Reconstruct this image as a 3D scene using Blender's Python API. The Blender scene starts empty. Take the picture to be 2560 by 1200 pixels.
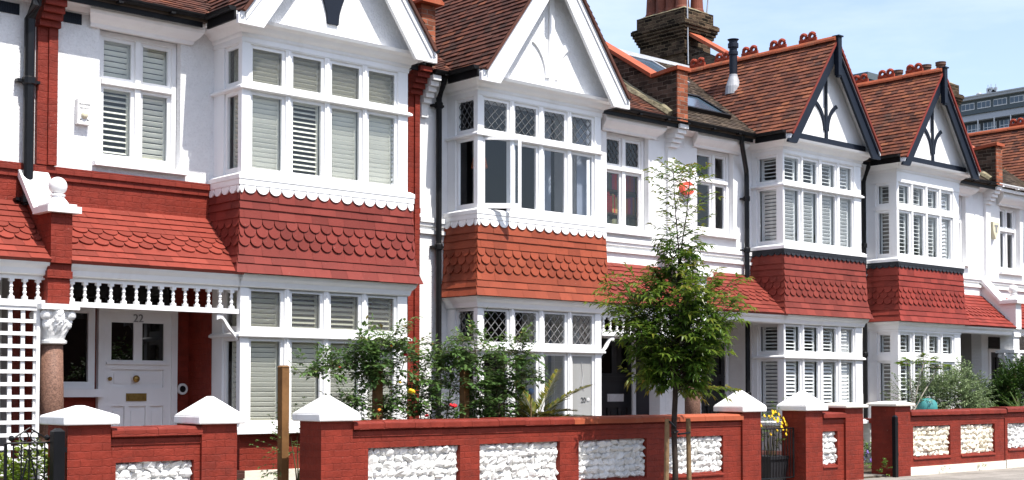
import bpy, bmesh, math, random
from mathutils import Vector, Matrix
random.seed(7)
sc = bpy.context.scene
col = sc.collection
R = math.radians
G = -1.45            # pavement level; the camera is at the origin, about eye height above it

# ------------------------------------------------------------------ mesh helper
ORG = {}
class MB:
    def __init__(s): s.v = []; s.f = []; s.mi = []; s.r = []; s.rest = False
    def vert(s, p): s.v.append((p[0], p[1], p[2])); return len(s.v) - 1
    def face(s, pts, mi=0, r=.5):
        i = len(s.v); s.v.extend([tuple(p) for p in pts]); s.f.append(tuple(range(i, i + len(pts)))); s.mi.append(mi); s.r.append(r)
    def idx(s, f, mi=0, r=.5): s.f.append(tuple(f)); s.mi.append(mi); s.r.append(r)
    def hexa(s, p, mi=0, r=.5):      # p: 8 points, 0-3 bottom ring, 4-7 top ring
        i = len(s.v); s.v.extend([tuple(q) for q in p])
        for f in ((0,3,2,1),(4,5,6,7),(0,1,5,4),(1,2,6,5),(2,3,7,6),(3,0,4,7)): s.idx([i + k for k in f], mi, r)
    def box(s, x0, x1, y0, y1, z0, z1, mi=0, r=.5):
        s.hexa([(x0,y0,z0),(x1,y0,z0),(x1,y1,z0),(x0,y1,z0),(x0,y0,z1),(x1,y0,z1),(x1,y1,z1),(x0,y1,z1)], mi, r)
    def pbox(s, P, u0, u1, z0, z1, d0, d1, mi=0, r=.5):   # box in a mapped (u, z, depth) frame
        s.hexa([P(u0,z0,d0),P(u1,z0,d0),P(u1,z0,d1),P(u0,z0,d1),P(u0,z1,d0),P(u1,z1,d0),P(u1,z1,d1),P(u0,z1,d1)], mi, r)
    def prism(s, a, b, mi=0, r=.5):  # two matching rings of points
        n = len(a); i = len(s.v); s.v.extend([tuple(q) for q in a]); s.v.extend([tuple(q) for q in b])
        s.idx([i + k for k in range(n)][::-1], mi, r); s.idx([i + n + k for k in range(n)], mi, r)
        for k in range(n): s.idx((i+k, i+(k+1)%n, i+n+(k+1)%n, i+n+k), mi, r)
    def prx(s, prof, x0, x1, mi=0, r=.5): s.prism([(x0,y,z) for y,z in prof], [(x1,y,z) for y,z in prof], mi, r)
    def pry(s, prof, y0, y1, mi=0, r=.5): s.prism([(x,y0,z) for x,z in prof], [(x,y1,z) for x,z in prof], mi, r)
    def lathe(s, prof, cx, cy, n=16, mi=0, mod=None):
        i = len(s.v)
        for r, z in prof:
            for k in range(n):
                a = 2*math.pi*k/n; q = r*(mod(a, z) if mod else 1)
                s.v.append((cx+q*math.cos(a), cy+q*math.sin(a), z))
        for j in range(len(prof)-1):
            for k in range(n): s.idx((i+j*n+k, i+j*n+(k+1)%n, i+(j+1)*n+(k+1)%n, i+(j+1)*n+k), mi)
        s.idx([i+k for k in range(n)][::-1], mi); s.idx([i+(len(prof)-1)*n+k for k in range(n)], mi)
    def tube(s, pts, r, n=6, mi=0, rr=.5):
        pts = [Vector(p) for p in pts]; rs = r if isinstance(r, (list, tuple)) else [r]*len(pts); i = len(s.v)
        for k, p in enumerate(pts):
            d = (pts[min(k+1,len(pts)-1)] - pts[max(k-1,0)]); d = d.normalized() if d.length > 1e-9 else Vector((0,0,1))
            a = d.cross(Vector((0,0,1)) if abs(d.z) < .9 else Vector((1,0,0))).normalized(); b = d.cross(a)
            for j in range(n):
                t = 2*math.pi*j/n; q = p + (a*math.cos(t)+b*math.sin(t))*rs[k]; s.v.append(tuple(q))
        for k in range(len(pts)-1):
            for j in range(n): s.idx((i+k*n+j, i+k*n+(j+1)%n, i+(k+1)*n+(j+1)%n, i+(k+1)*n+j), mi, rr)
        s.idx([i+j for j in range(n)], mi, rr); s.idx([i+(len(pts)-1)*n+j for j in range(n)][::-1], mi, rr)
    def ball(s, c, rx, ry=None, rz=None, nu=10, nv=7, mi=0, noise=0, rnd=None):
        ry = rx if ry is None else ry; rz = rx if rz is None else rz; i = len(s.v); g = rnd or random
        s.v.append((c[0],c[1],c[2]-rz))
        for a in range(1, nv):
            t = -math.pi/2 + math.pi*a/nv
            for b in range(nu):
                p = 2*math.pi*b/nu; q = 1 + (g.uniform(-noise, noise) if noise else 0)
                s.v.append((c[0]+rx*q*math.cos(t)*math.cos(p), c[1]+ry*q*math.cos(t)*math.sin(p), c[2]+rz*q*math.sin(t)))
        s.v.append((c[0],c[1],c[2]+rz)); e = len(s.v)-1
        for b in range(nu):
            s.idx((i, i+1+(b+1)%nu, i+1+b), mi); s.idx((e, e-nu+b, e-nu+(b+1)%nu), mi)
        for a in range(nv-2):
            for b in range(nu): s.idx((i+1+a*nu+b, i+1+a*nu+(b+1)%nu, i+1+(a+1)*nu+(b+1)%nu, i+1+(a+1)*nu+b), mi)
    def build(s, name, mats, parent=None, smooth=False, org=None, recalc=True):
        mats = mats if isinstance(mats, (list, tuple)) else [mats]
        o_ = org if org is not None else (ORG[parent.name] if parent is not None else (0,0,0))
        me = bpy.data.meshes.new(name)
        me.from_pydata([(x-o_[0], y-o_[1], z-o_[2]) for x,y,z in s.v], [], s.f)
        for m in mats: me.materials.append(m)
        me.polygons.foreach_set('material_index', s.mi)
        if recalc:
            bm = bmesh.new(); bm.from_mesh(me); bmesh.ops.recalc_face_normals(bm, faces=bm.faces); bm.to_mesh(me); bm.free()
        at = me.attributes.new('rnd', 'FLOAT', 'FACE'); at.data.foreach_set('value', s.r)
        uv = me.uv_layers.new(name='UVMap'); buf = [0.0]*(2*len(me.loops))
        vs = me.vertices
        for p in me.polygons:
            n = p.normal; ax, ay, az = abs(n.x), abs(n.y), abs(n.z)
            for li in p.loop_indices:
                c = vs[me.loops[li].vertex_index].co; X, Y, Z = c.x+o_[0], c.y+o_[1], c.z+o_[2]
                if az > ax and az > ay: q = (X, Y)
                elif ax > ay: q = (Y, Z)
                else: q = (X, Z)
                buf[2*li] = q[0]; buf[2*li+1] = q[1]
        uv.data.foreach_set('uv', buf)
        if smooth: me.polygons.foreach_set('use_smooth', [True]*len(me.polygons))
        ob = bpy.data.objects.new(name, me); col.objects.link(ob)
        if parent is not None: ob.parent = parent
        else: ob.location = o_
        ORG[ob.name] = o_
        return ob

def tag(o, label=None, cat=None, group=None, kind=None):
    if label: o['label'] = label
    if cat: o['category'] = cat
    if group: o['group'] = group
    if kind: o['kind'] = kind
    return o
def thing(name, loc, label, cat, group=None):
    o = bpy.data.objects.new(name, None); col.objects.link(o); o.location = loc; o.empty_display_size = .2
    ORG[o.name] = tuple(loc); return tag(o, label, cat, group)
def place_copy(src, delta, label=None):      # copy a thing, its parts and their sub-parts
    c = src.copy(); col.objects.link(c); c.location = Vector(src.location) + Vector(delta)
    if label: c['label'] = label
    def rec(a, b):
        for ch in list(a.children):
            d = ch.copy(); col.objects.link(d); d.parent = b; rec(ch, d)
    rec(src, c); return c

# ------------------------------------------------------------------ materials
def lin(c):
    return tuple(((v/255)/12.92 if v/255 <= .04045 else ((v/255+.055)/1.055)**2.4) for v in c)
def newmat(name):
    m = bpy.data.materials.new(name); m.use_nodes = True; nt = m.node_tree
    return m, nt, nt.nodes, nt.links, nt.nodes['Principled BSDF']
def N(nt, t, **k):
    n = nt.nodes.new(t)
    for a, b in k.items():
        if a in ('operation','blend_type','data_type','attribute_name','feature','distance','noise_dimensions','voronoi_dimensions','offset','offset_frequency','squash','wave_type','bands_direction'): setattr(n, a, b)
        else: n.inputs[a].default_value = b
    return n
def mat(name, c, rough=.6, var=.12, scale=3., bump=0., bscale=60., spec=.3, brick=0., brickvar=0., bw=.225, rh=.075, dirt_shade=None, dirt_shade_amt=0., dirt_shade_scale=1.2, rndramp=None, metal=0., coat=0., mortar=None, streak=0., speck=None):
    m, nt, nd, lk, P = newmat(name)
    tc = N(nt, 'ShaderNodeTexCoord'); geo = N(nt, 'ShaderNodeNewGeometry')
    pos = geo.outputs['Position']
    ns = N(nt, 'ShaderNodeTexNoise', Scale=scale, Detail=6., Roughness=.6); lk.new(pos, ns.inputs['Vector'])
    base = None
    if rndramp:
        at = N(nt, 'ShaderNodeAttribute', attribute_name='rnd')
        rp = nd.new('ShaderNodeValToRGB'); e = rp.color_ramp.elements
        e[0].position, e[0].color = rndramp[0][0], (*rndramp[0][1], 1); e[1].position, e[1].color = rndramp[-1][0], (*rndramp[-1][1], 1)
        for p_, c_ in rndramp[1:-1]:
            q = e.new(p_); q.color = (*c_, 1)
        lk.new(at.outputs['Fac'], rp.inputs['Fac']); base = rp.outputs['Color']
    else:
        rgb = nd.new('ShaderNodeRGB'); rgb.outputs[0].default_value = (*c, 1); base = rgb.outputs[0]
    br = None
    if brick or mortar:
        br = nd.new('ShaderNodeTexBrick'); br.offset = .5; br.inputs['Scale'].default_value = 1.; br.inputs['Brick Width'].default_value = bw
        br.inputs['Row Height'].default_value = rh; br.inputs['Mortar Size'].default_value = .006; br.inputs['Mortar Smooth'].default_value = .6
        br.inputs['Color1'].default_value = (0,0,0,1); br.inputs['Color2'].default_value = (1,1,1,1)
        wn = N(nt, 'ShaderNodeTexNoise', Scale=9., Detail=2.); lk.new(pos, wn.inputs['Vector'])
        mx = N(nt, 'ShaderNodeMixRGB', blend_type='LINEAR_LIGHT', Fac=.02); lk.new(tc.outputs['UV'], mx.inputs['Color1']); lk.new(wn.outputs['Color'], mx.inputs['Color2'])
        lk.new(mx.outputs['Color'], br.inputs['Vector'])
        if brickvar:
            hv = N(nt, 'ShaderNodeMapRange'); hv.inputs['To Min'].default_value = 1-brickvar; hv.inputs['To Max'].default_value = 1+brickvar
            lk.new(br.outputs['Color'], hv.inputs['Value'])
            mm = N(nt, 'ShaderNodeMixRGB', blend_type='MULTIPLY', Fac=1.); lk.new(base, mm.inputs['Color1']); lk.new(hv.outputs['Result'], mm.inputs['Color2']); base = mm.outputs['Color']
        if mortar:
            mm = N(nt, 'ShaderNodeMixRGB', blend_type='MIX'); lk.new(br.outputs['Fac'], mm.inputs['Fac']); lk.new(base, mm.inputs['Color1']); mm.inputs['Color2'].default_value = (*mortar, 1); base = mm.outputs['Color']
    mr = N(nt, 'ShaderNodeMapRange'); mr.inputs['From Min'].default_value = .25; mr.inputs['From Max'].default_value = .75
    mr.inputs['To Min'].default_value = 1-var; mr.inputs['To Max'].default_value = 1+var; lk.new(ns.outputs['Fac'], mr.inputs['Value'])
    mul = N(nt, 'ShaderNodeMixRGB', blend_type='MULTIPLY', Fac=1.); lk.new(base, mul.inputs['Color1']); lk.new(mr.outputs['Result'], mul.inputs['Color2'])
    out = mul.outputs['Color']
    if dirt_shade:  # random blotches; on pebbledash and flint they also carry painted relief shade
        n2 = N(nt, 'ShaderNodeTexNoise', Scale=dirt_shade_scale, Detail=8., Roughness=.7)
        mp = nd.new('ShaderNodeMapping'); mp.inputs['Scale'].default_value = (1,1,1-.75*streak); lk.new(pos, mp.inputs['Vector']); lk.new(mp.outputs['Vector'], n2.inputs['Vector'])
        r2 = N(nt, 'ShaderNodeMapRange'); r2.inputs['From Min'].default_value = .52; r2.inputs['From Max'].default_value = .72; r2.inputs['To Max'].default_value = dirt_shade_amt; lk.new(n2.outputs['Fac'], r2.inputs['Value'])
        m3 = N(nt, 'ShaderNodeMixRGB', blend_type='MIX'); lk.new(r2.outputs['Result'], m3.inputs['Fac']); lk.new(out, m3.inputs['Color1']); m3.inputs['Color2'].default_value = (*dirt_shade, 1); out = m3.outputs['Color']
    if speck:
        n3 = N(nt, 'ShaderNodeTexNoise', Scale=speck[1], Detail=3., Roughness=.55); lk.new(pos, n3.inputs['Vector'])
        r3 = N(nt, 'ShaderNodeMapRange'); r3.inputs['From Min'].default_value = speck[2]; r3.inputs['From Max'].default_value = speck[2]+.06; r3.inputs['To Max'].default_value = speck[3]; lk.new(n3.outputs['Fac'], r3.inputs['Value'])
        m4 = N(nt, 'ShaderNodeMixRGB', blend_type='MIX'); lk.new(r3.outputs['Result'], m4.inputs['Fac']); lk.new(out, m4.inputs['Color1']); m4.inputs['Color2'].default_value = (*speck[0], 1); out = m4.outputs['Color']
    lk.new(out, P.inputs['Base Color'])
    P.inputs['Roughness'].default_value = rough; P.inputs['Specular IOR Level'].default_value = spec; P.inputs['Metallic'].default_value = metal; P.inputs['Coat Weight'].default_value = coat
    nrm = None
    if bump:
        nb = N(nt, 'ShaderNodeTexNoise', Scale=bscale, Detail=4., Roughness=.65); lk.new(pos, nb.inputs['Vector'])
        b = N(nt, 'ShaderNodeBump', Strength=1., Distance=bump); lk.new(nb.outputs['Fac'], b.inputs['Height']); nrm = b.outputs['Normal']
    if br and brick:
        b = N(nt, 'ShaderNodeBump', Strength=1., Distance=brick); inv = N(nt, 'ShaderNodeMath', operation='SUBTRACT'); inv.inputs[0].default_value = 1.; lk.new(br.outputs['Fac'], inv.inputs[1])
        lk.new(inv.outputs[0], b.inputs['Height'])
        if nrm: lk.new(nrm, b.inputs['Normal'])
        nrm = b.outputs['Normal']
    if nrm: lk.new(nrm, P.inputs['Normal'])
    return m
def glassmat(name, tint=(.9,.93,.95), refl=.9, rough=0., diff=0., wob=0., wscale=28.):
    m, nt, nd, lk, P = newmat(name); nd.remove(P); out = nd['Material Output']
    tr = nd.new('ShaderNodeBsdfTransparent'); tr.inputs['Color'].default_value = (*tint, 1)
    gl = nd.new('ShaderNodeBsdfGlossy'); gl.inputs['Roughness'].default_value = rough; gl.inputs['Color'].default_value = (refl, refl, refl, 1)
    lw = N(nt, 'ShaderNodeLayerWeight', Blend=.5); pw = N(nt, 'ShaderNodeMath', operation='POWER'); lk.new(lw.outputs['Facing'], pw.inputs[0]); pw.inputs[1].default_value = 5.
    fr = N(nt, 'ShaderNodeMath', operation='MULTIPLY_ADD'); lk.new(pw.outputs[0], fr.inputs[0]); fr.inputs[1].default_value = .90; fr.inputs[2].default_value = .052
    if wob:
        nb = N(nt, 'ShaderNodeTexNoise', Scale=wscale, Detail=1.); g = nd.new('ShaderNodeNewGeometry'); lk.new(g.outputs['Position'], nb.inputs['Vector'])
        b = N(nt, 'ShaderNodeBump', Strength=1., Distance=wob); lk.new(nb.outputs['Fac'], b.inputs['Height']); lk.new(b.outputs['Normal'], gl.inputs['Normal']); lk.new(b.outputs['Normal'], lw.inputs['Normal'])
    mx = nd.new('ShaderNodeMixShader'); lk.new(fr.outputs[0], mx.inputs[0]); lk.new(tr.outputs[0], mx.inputs[1]); lk.new(gl.outputs[0], mx.inputs[2])
    res = mx.outputs[0]
    if diff:
        df = nd.new('ShaderNodeBsdfDiffuse'); df.inputs['Color'].default_value = (.5,.5,.48,1); m2 = nd.new('ShaderNodeMixShader'); m2.inputs[0].default_value = diff
        lk.new(res, m2.inputs[1]); lk.new(df.outputs[0], m2.inputs[2]); res = m2.outputs[0]
    lk.new(res, out.inputs['Surface']); return m
def leafmat(name, ramp, rough=.42, trans=.3):
    m, nt, nd, lk, P = newmat(name)
    at = N(nt, 'ShaderNodeAttribute', attribute_name='rnd'); rp = nd.new('ShaderNodeValToRGB'); e = rp.color_ramp.elements
    e[0].position, e[0].color = ramp[0][0], (*ramp[0][1], 1); e[1].position, e[1].color = ramp[-1][0], (*ramp[-1][1], 1)
    for p_, c_ in ramp[1:-1]: q = e.new(p_); q.color = (*c_, 1)
    lk.new(at.outputs['Fac'], rp.inputs['Fac']); lk.new(rp.outputs['Color'], P.inputs['Base Color']); P.inputs['Roughness'].default_value = rough; P.inputs['Specular IOR Level'].default_value = .35
    tl = nd.new('ShaderNodeBsdfTranslucent'); lk.new(rp.outputs['Color'], tl.inputs['Color']); mx = nd.new('ShaderNodeMixShader'); mx.inputs[0].default_value = trans
    lk.new(P.outputs[0], mx.inputs[1]); lk.new(tl.outputs[0], mx.inputs[2]); lk.new(mx.outputs[0], nd['Material Output'].inputs['Surface']); return m

M = {}
M['timber'] = mat('white gloss timber', (.80,.80,.80), .35, .03, 2.5, .0006, 40, .4, dirt_shade=(.52,.50,.45), dirt_shade_amt=.22, dirt_shade_scale=3, streak=.75)
M['dash'] = mat('white pebbledash', (.78,.78,.78), .85, .05, 9, .016, 30, .15, dirt_shade=(.42,.42,.42), dirt_shade_amt=.35, dirt_shade_scale=34)  # grey specks are the pebble relief's shading put into the colour
M['render'] = mat('white painted render', (.79,.79,.79), .75, .05, 3, .006, 14, .2, dirt_shade=(.52,.50,.46), dirt_shade_amt=.25, dirt_shade_scale=1.6, streak=.7)
M['whitebrick'] = mat('white painted brick', (.79,.79,.78), .7, .04, 4, .0025, 25, .2, brick=.003, dirt_shade=(.6,.58,.54), dirt_shade_amt=.15, dirt_shade_scale=2)
M['greybrick'] = mat('pale grey painted brick', (.62,.61,.57), .7, .06, 4, .0025, 25, .2, brick=.006, dirt_shade=(.4,.38,.33), dirt_shade_amt=.3, dirt_shade_scale=3)
M['redbrick'] = mat('red painted brick', (.185,.025,.0145), .62, .26, 4, .012, 14, .2, brick=.0036, brickvar=.07, dirt_shade=(.10,.022,.016), dirt_shade_amt=.5, dirt_shade_scale=3.5, speck=((.42,.26,.21), 30., .70, .45))
M['redtrim'] = mat('red painted moulded brick', (.18,.0245,.0145), .6, .24, 5, .005, 18, .22, brick=.004, brickvar=.10, dirt_shade=(.2,.05,.04), dirt_shade_amt=.3, dirt_shade_scale=5)
def tilepaint(n, c): return mat(n, c, .62, .10, 2.2, .0015, 45, .2, rndramp=[(0, tuple(v*.78 for v in c)), (.9, tuple(v*1.10 for v in c)), (1, (c[0]*1.13, c[1]*1.25, c[2]*1.25))], dirt_shade=tuple(v*.55 for v in c), dirt_shade_amt=.4, dirt_shade_scale=3, speck=((.45,.36,.30), 55., .70, .6))
M['tile22'] = tilepaint('crimson painted hung tiles', (.185,.033,.0245))
M['porch22'] = tilepaint('red painted porch tiles', (.22,.040,.0265))
M['tile20'] = tilepaint('orange red painted hung tiles', (.255,.055,.026))
M['tile18'] = tilepaint('brick red painted hung tiles', (.19,.035,.024))
M['tile16'] = tilepaint('bright red painted hung tiles', (.215,.032,.022))
M['rooforange'] = mat('weathered orange roof tiles', (0,0,0), .8, .35, 2.4, .004, 30, .15, rndramp=[(0,(.075,.035,.026)),(.18,(.125,.047,.032)),(.55,(.168,.060,.036)),(.88,(.20,.072,.040)),(1,(.24,.09,.046))], dirt_shade=(.05,.04,.035), dirt_shade_amt=.75, dirt_shade_scale=1.7)
M['roofbrown'] = mat('brown weathered roof tiles', (0,0,0), .8, .3, 3, .004, 30, .15, rndramp=[(0,(.045,.026,.021)),(.35,(.082,.036,.027)),(.75,(.108,.044,.031)),(.93,(.135,.052,.034)),(1,(.19,.072,.04))], dirt_shade=(.045,.035,.03), dirt_shade_amt=.6, dirt_shade_scale=1.3)
M['roofdark'] = mat('dark brown slate tiles', (0,0,0), .8, .3, 3, .004, 30, .15, rndramp=[(0,(.045,.035,.028)),(.5,(.075,.056,.043)),(1,(.11,.082,.06))], dirt_shade=(.12,.10,.06), dirt_shade_amt=.5, dirt_shade_scale=2)
M['ridge'] = mat('terracotta ridge tiles', (.30,.078,.036), .75, .25, 3, .006, 20, .15, dirt_shade=(.10,.085,.055), dirt_shade_amt=.9, dirt_shade_scale=2.2)
M['coping'] = mat('orange clay coping', (.34,.082,.038), .7, .12, 3, .002, 30, .2, dirt_shade=(.3,.2,.13), dirt_shade_amt=.35, dirt_shade_scale=3)
M['crest'] = mat('red clay ridge crest', (.30,.055,.028), .65, .15, 6, .002, 40, .2)
M['stock'] = mat('sooty shade-darkened stock brick', (.075,.052,.038), .85, .35, 3.5, .006, 24, .1, brick=.008, brickvar=.65, mortar=(.20,.17,.13), dirt_shade=(.02,.017,.015), dirt_shade_amt=.8, dirt_shade_scale=1.5)  # sooty brick, its colour darkened further for the shade on the fire walls
M['stockyellow'] = mat('mossy yellow stock brick', (.052,.034,.022), .85, .45, 3.5, .006, 24, .1, brick=.008, brickvar=.85, mortar=(.20,.155,.095), dirt_shade=(.020,.015,.012), dirt_shade_amt=.85, dirt_shade_scale=1.6)
M['redstock'] = mat('old red facing brick', (.24,.075,.04), .8, .3, 4, .005, 24, .1, brick=.007, brickvar=.45, mortar=(.25,.20,.16), dirt_shade=(.06,.035,.025), dirt_shade_amt=.7, dirt_shade_scale=3)
M['moss'] = mat('mossy mortar flaunching', (.24,.21,.14), .95, .4, 8, .02, 18, .05, dirt_shade=(.10,.10,.05), dirt_shade_amt=.8, dirt_shade_scale=6)
M['black'] = mat('black gloss paint', (.006,.0065,.008), .35, .2, 6, .0006, 30, .25)
M['gutter'] = mat('black gutter plastic', (.007,.007,.008), .5, .2, 6, .001, 30, .18, dirt_shade=(.03,.029,.027), dirt_shade_amt=.3, dirt_shade_scale=6)
M['navy'] = mat('dark navy timber paint', (.010,.014,.024), .5, .15, 4, .001, 30, .2)
M['charcoal'] = mat('charcoal painted apron', (.020,.022,.027), .55, .15, 4, .001, 30, .2)
M['lead'] = mat('grey lead', (.33,.34,.36), .45, .2, 5, .004, 12, .4)
M['leading'] = mat('window leading', (.11,.115,.12), .4, .2, 30, 0, 30, .5)
M['leadlight'] = mat('pale window leading', (.20,.20,.20), .4, .2, 30, 0, 30, .5)
M['shutter'] = mat('cream shutter louvres', (.83,.805,.68), .45, .03, 6, 0, 30, .35)
M['shutwhite'] = mat('white shutter louvres', (.84,.84,.81), .45, .03, 6, 0, 30, .35)
M['inside'] = mat('plaster toned for a dim room', (.28,.27,.26), .9, .08, 1.5)  # wall tone lowered so rooms behind glass look dim
M['insidedark'] = mat('plaster toned for an unlit room', (.060,.058,.068), .9, .2, 1.0)  # darker copy of the room plaster, so this house looks unlit inside
M['curtain'] = mat('pale blue grey curtain', (.42,.45,.52), .8, .1, 4)
M['wood'] = mat('brown timber post', (.17,.085,.032), .7, .3, 6, .004, 40, .2, dirt_shade=(.06,.03,.015), dirt_shade_amt=.6, dirt_shade_scale=4, streak=.8)
M['stake'] = mat('weathered stake', (.20,.13,.07), .8, .3, 9, .005, 40, .1, dirt_shade=(.09,.06,.035), dirt_shade_amt=.7, dirt_shade_scale=9, streak=.8)
M['bark'] = mat('dark bark', (.045,.034,.028), .85, .3, 12, .006, 50, .1)
M['stem'] = mat('green brown stems', (.075,.070,.030), .7, .3, 12)
M['palestem'] = mat('pale grey stems', (.27,.25,.21), .8, .2, 12)
M['paving'] = mat('grey concrete paving slabs', (.25,.23,.205), .85, .2, 2, .004, 35, .15, brick=.006, bw=.75, rh=.6, brickvar=.16, mortar=(.09,.08,.065), dirt_shade=(.11,.10,.085), dirt_shade_amt=.7, dirt_shade_scale=1.6, speck=((.07,.065,.06), 22., .66, .6))
M['asphalt'] = mat('road asphalt', (.055,.055,.057), .9, .2, 3, .006, 60, .15)
M['soil'] = mat('garden soil and gravel', (.09,.07,.05), .95, .5, 9, .02, 30, .05)
M['ground'] = mat('distant ground', (.10,.10,.085), .95, .3, .2)
M['plinth'] = mat('cream painted plinth', (.72,.68,.58), .8, .08, 4, .006, 20, .15, dirt_shade=(.40,.36,.28), dirt_shade_amt=.45, dirt_shade_scale=5)
M['cap'] = mat('white painted stone cap', (.80,.80,.79), .7, .04, 3, .003, 18, .2, dirt_shade=(.45,.44,.38), dirt_shade_amt=.4, dirt_shade_scale=4, speck=((.30,.30,.22), 40., .70, .5))
M['capcream'] = mat('cream stone cap', (.74,.70,.62), .75, .08, 3, .004, 18, .2, dirt_shade=(.45,.42,.36), dirt_shade_amt=.4, dirt_shade_scale=6)
M['flint'] = mat('white painted flint', (.7,.7,.7), .7, .05, 10, .007, 24, .2, rndramp=[(0,(.60,.60,.58)),(1,(.78,.78,.77))], dirt_shade=(.40,.39,.37), dirt_shade_amt=.40, dirt_shade_scale=16)  # grey mottle: dirt, plus shadow contrast between stones put into the colour
M['flintcream'] = mat('cream painted flint', (.74,.70,.60), .75, .08, 10, .005, 24, .15, rndramp=[(0,(.64,.58,.46)),(1,(.78,.74,.64))], dirt_shade=(.30,.27,.20), dirt_shade_amt=.55, dirt_shade_scale=16)
M['granite'] = mat('pink brown granite', (.18,.10,.072), .6, .7, 55, .0, 30, .15, dirt_shade=(.06,.042,.038), dirt_shade_amt=.8, dirt_shade_scale=45)
M['stone'] = mat('white painted carved stone', (.74,.74,.73), .75, .06, 8, .008, 22, .2, dirt_shade=(.36,.36,.35), dirt_shade_amt=.5, dirt_shade_scale=9)
M['brass'] = mat('aged brass', (.32,.20,.06), .35, .2, 20, 0, 30, .5, metal=.9)
M['chrome'] = mat('brushed steel', (.55,.55,.55), .3, .1, 20, 0, 30, .5, metal=.9)
M['plate'] = mat('grey letter plate', (.50,.50,.50), .4, .1, 20, 0, 30, .5)
M['blackdoor'] = mat('black front door', (.012,.012,.014), .3, .2, 6, 0, 30, .5)
M['cream'] = mat('cream plastic', (.62,.58,.42), .45, .06, 5)
M['redplastic'] = mat('red alarm plastic', (.62,.09,.05), .4, .08, 5)
M['text'] = mat('dark lettering', (.05,.05,.055), .5, .05, 5)
M['textgrey'] = mat('grey lettering', (.22,.22,.23), .5, .05, 5)
M['pot'] = mat('terracotta chimney pot', (.17,.054,.033), .7, .25, 4, .003, 30, .2, dirt_shade=(.07,.035,.025), dirt_shade_amt=.8, dirt_shade_scale=2.5, streak=.5)
M['potdark'] = mat('sooty chimney pot', (.11,.055,.04), .7, .25, 4, .003, 30, .2)
M['porchfloor'] = mat('dark red quarry tiles', (.07,.025,.02), .6, .2, 5, .002, 30, .3, brick=.002, bw=.15, rh=.15)
M['steel'] = mat('galvanised steel', (.40,.41,.43), .45, .15, 6, 0, 30, .5, metal=.6)
M['facing'] = mat('brown facing brick', (.13,.075,.055), .85, .2, 2, .004, 20, .1)
M['glass'] = glassmat('window glass', wob=.0012, wscale=2.5)
M['glassdark'] = glassmat('tinted door glass', (.03,.03,.035))
M['obscure'] = glassmat('textured obscure glass', (.62,.64,.62), .9, .10, .10, .02)
M['frost'] = glassmat('frosted glass', (.55,.60,.62), .6, .2, .55)
M['teal'] = mat('teal plastic sheet', (.05,.23,.23), .5, .15, 8, .01, 9, .4)
M['planter'] = mat('dark grey planter', (.022,.022,.026), .5, .15, 5)
M['blueball'] = mat('pale blue glazed ball', (.22,.34,.55), .3, .1, 8)
M['modernslate'] = mat('slate blue cladding', (.085,.105,.115), .6, .06, .3, dirt_shade=(.06,.07,.08), dirt_shade_amt=.3, dirt_shade_scale=.25)
M['moderndark'] = mat('dark grey cladding', (.045,.052,.062), .55, .06, .3)
M['modernpale'] = mat('pale grey concrete', (.36,.37,.38), .7, .06, .4)
M['modernwhite'] = mat('white window frames', (.62,.63,.64), .5, .04, .5)
M['modernglass'] = mat('far window glass', (.055,.085,.12), .12, .35, .35, 0, 30, .6)
M['bookred'] = mat('red book spines', (0,0,0), .6, .1, 8, rndramp=[(0,(.55,.03,.03)),(.4,(.65,.05,.04)),(.55,(.35,.05,.25)),(.7,(.12,.16,.14)),(.85,(.35,.28,.08)),(1,(.5,.08,.05))])
M['shelf'] = mat('dark shelf wood', (.10,.055,.03), .6, .2, 6)
M['orange'] = mat('orange lamp shade', (.75,.16,.03), .6, .05, 6)
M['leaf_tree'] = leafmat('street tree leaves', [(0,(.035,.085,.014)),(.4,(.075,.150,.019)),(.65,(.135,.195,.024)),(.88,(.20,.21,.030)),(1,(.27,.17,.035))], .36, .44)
M['leaf_rose'] = leafmat('rose leaves', [(0,(.055,.12,.034)),(.6,(.105,.185,.05)),(.9,(.15,.215,.055)),(1,(.20,.13,.045))], .4, .3)
M['leaf_fresh'] = leafmat('fresh yellow green leaves', [(0,(.07,.13,.015)),(.6,(.12,.20,.022)),(1,(.22,.26,.03))], .4, .35)
M['leaf_palm'] = leafmat('yellowing palm leaflets', [(0,(.06,.09,.012)),(.5,(.14,.15,.018)),(1,(.28,.20,.02))], .45, .3)
M['leaf_olive'] = leafmat('grey olive leaves', [(0,(.065,.11,.045)),(.6,(.13,.19,.085)),(1,(.24,.31,.15))], .5, .25)
M['leaf_dark'] = leafmat('dark hedge leaves', [(0,(.016,.038,.010)),(.6,(.030,.070,.014)),(.92,(.07,.13,.02)),(1,(.12,.18,.025))], .35, .2)
M['leaf_weed'] = leafmat('bright weed leaves', [(0,(.05,.11,.02)),(1,(.11,.19,.03))], .45, .3)
M['petal_red'] = mat('red rose petals', (.55,.012,.02), .5, .15, 30)
M['petal_orange'] = mat('orange rose petals', (.75,.20,.02), .5, .15, 30)
M['petal_yellow'] = mat('yellow petals', (.80,.50,.02), .5, .12, 30)
M['petal_purple'] = mat('purple petals', (.20,.13,.42), .5, .12, 30)

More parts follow.
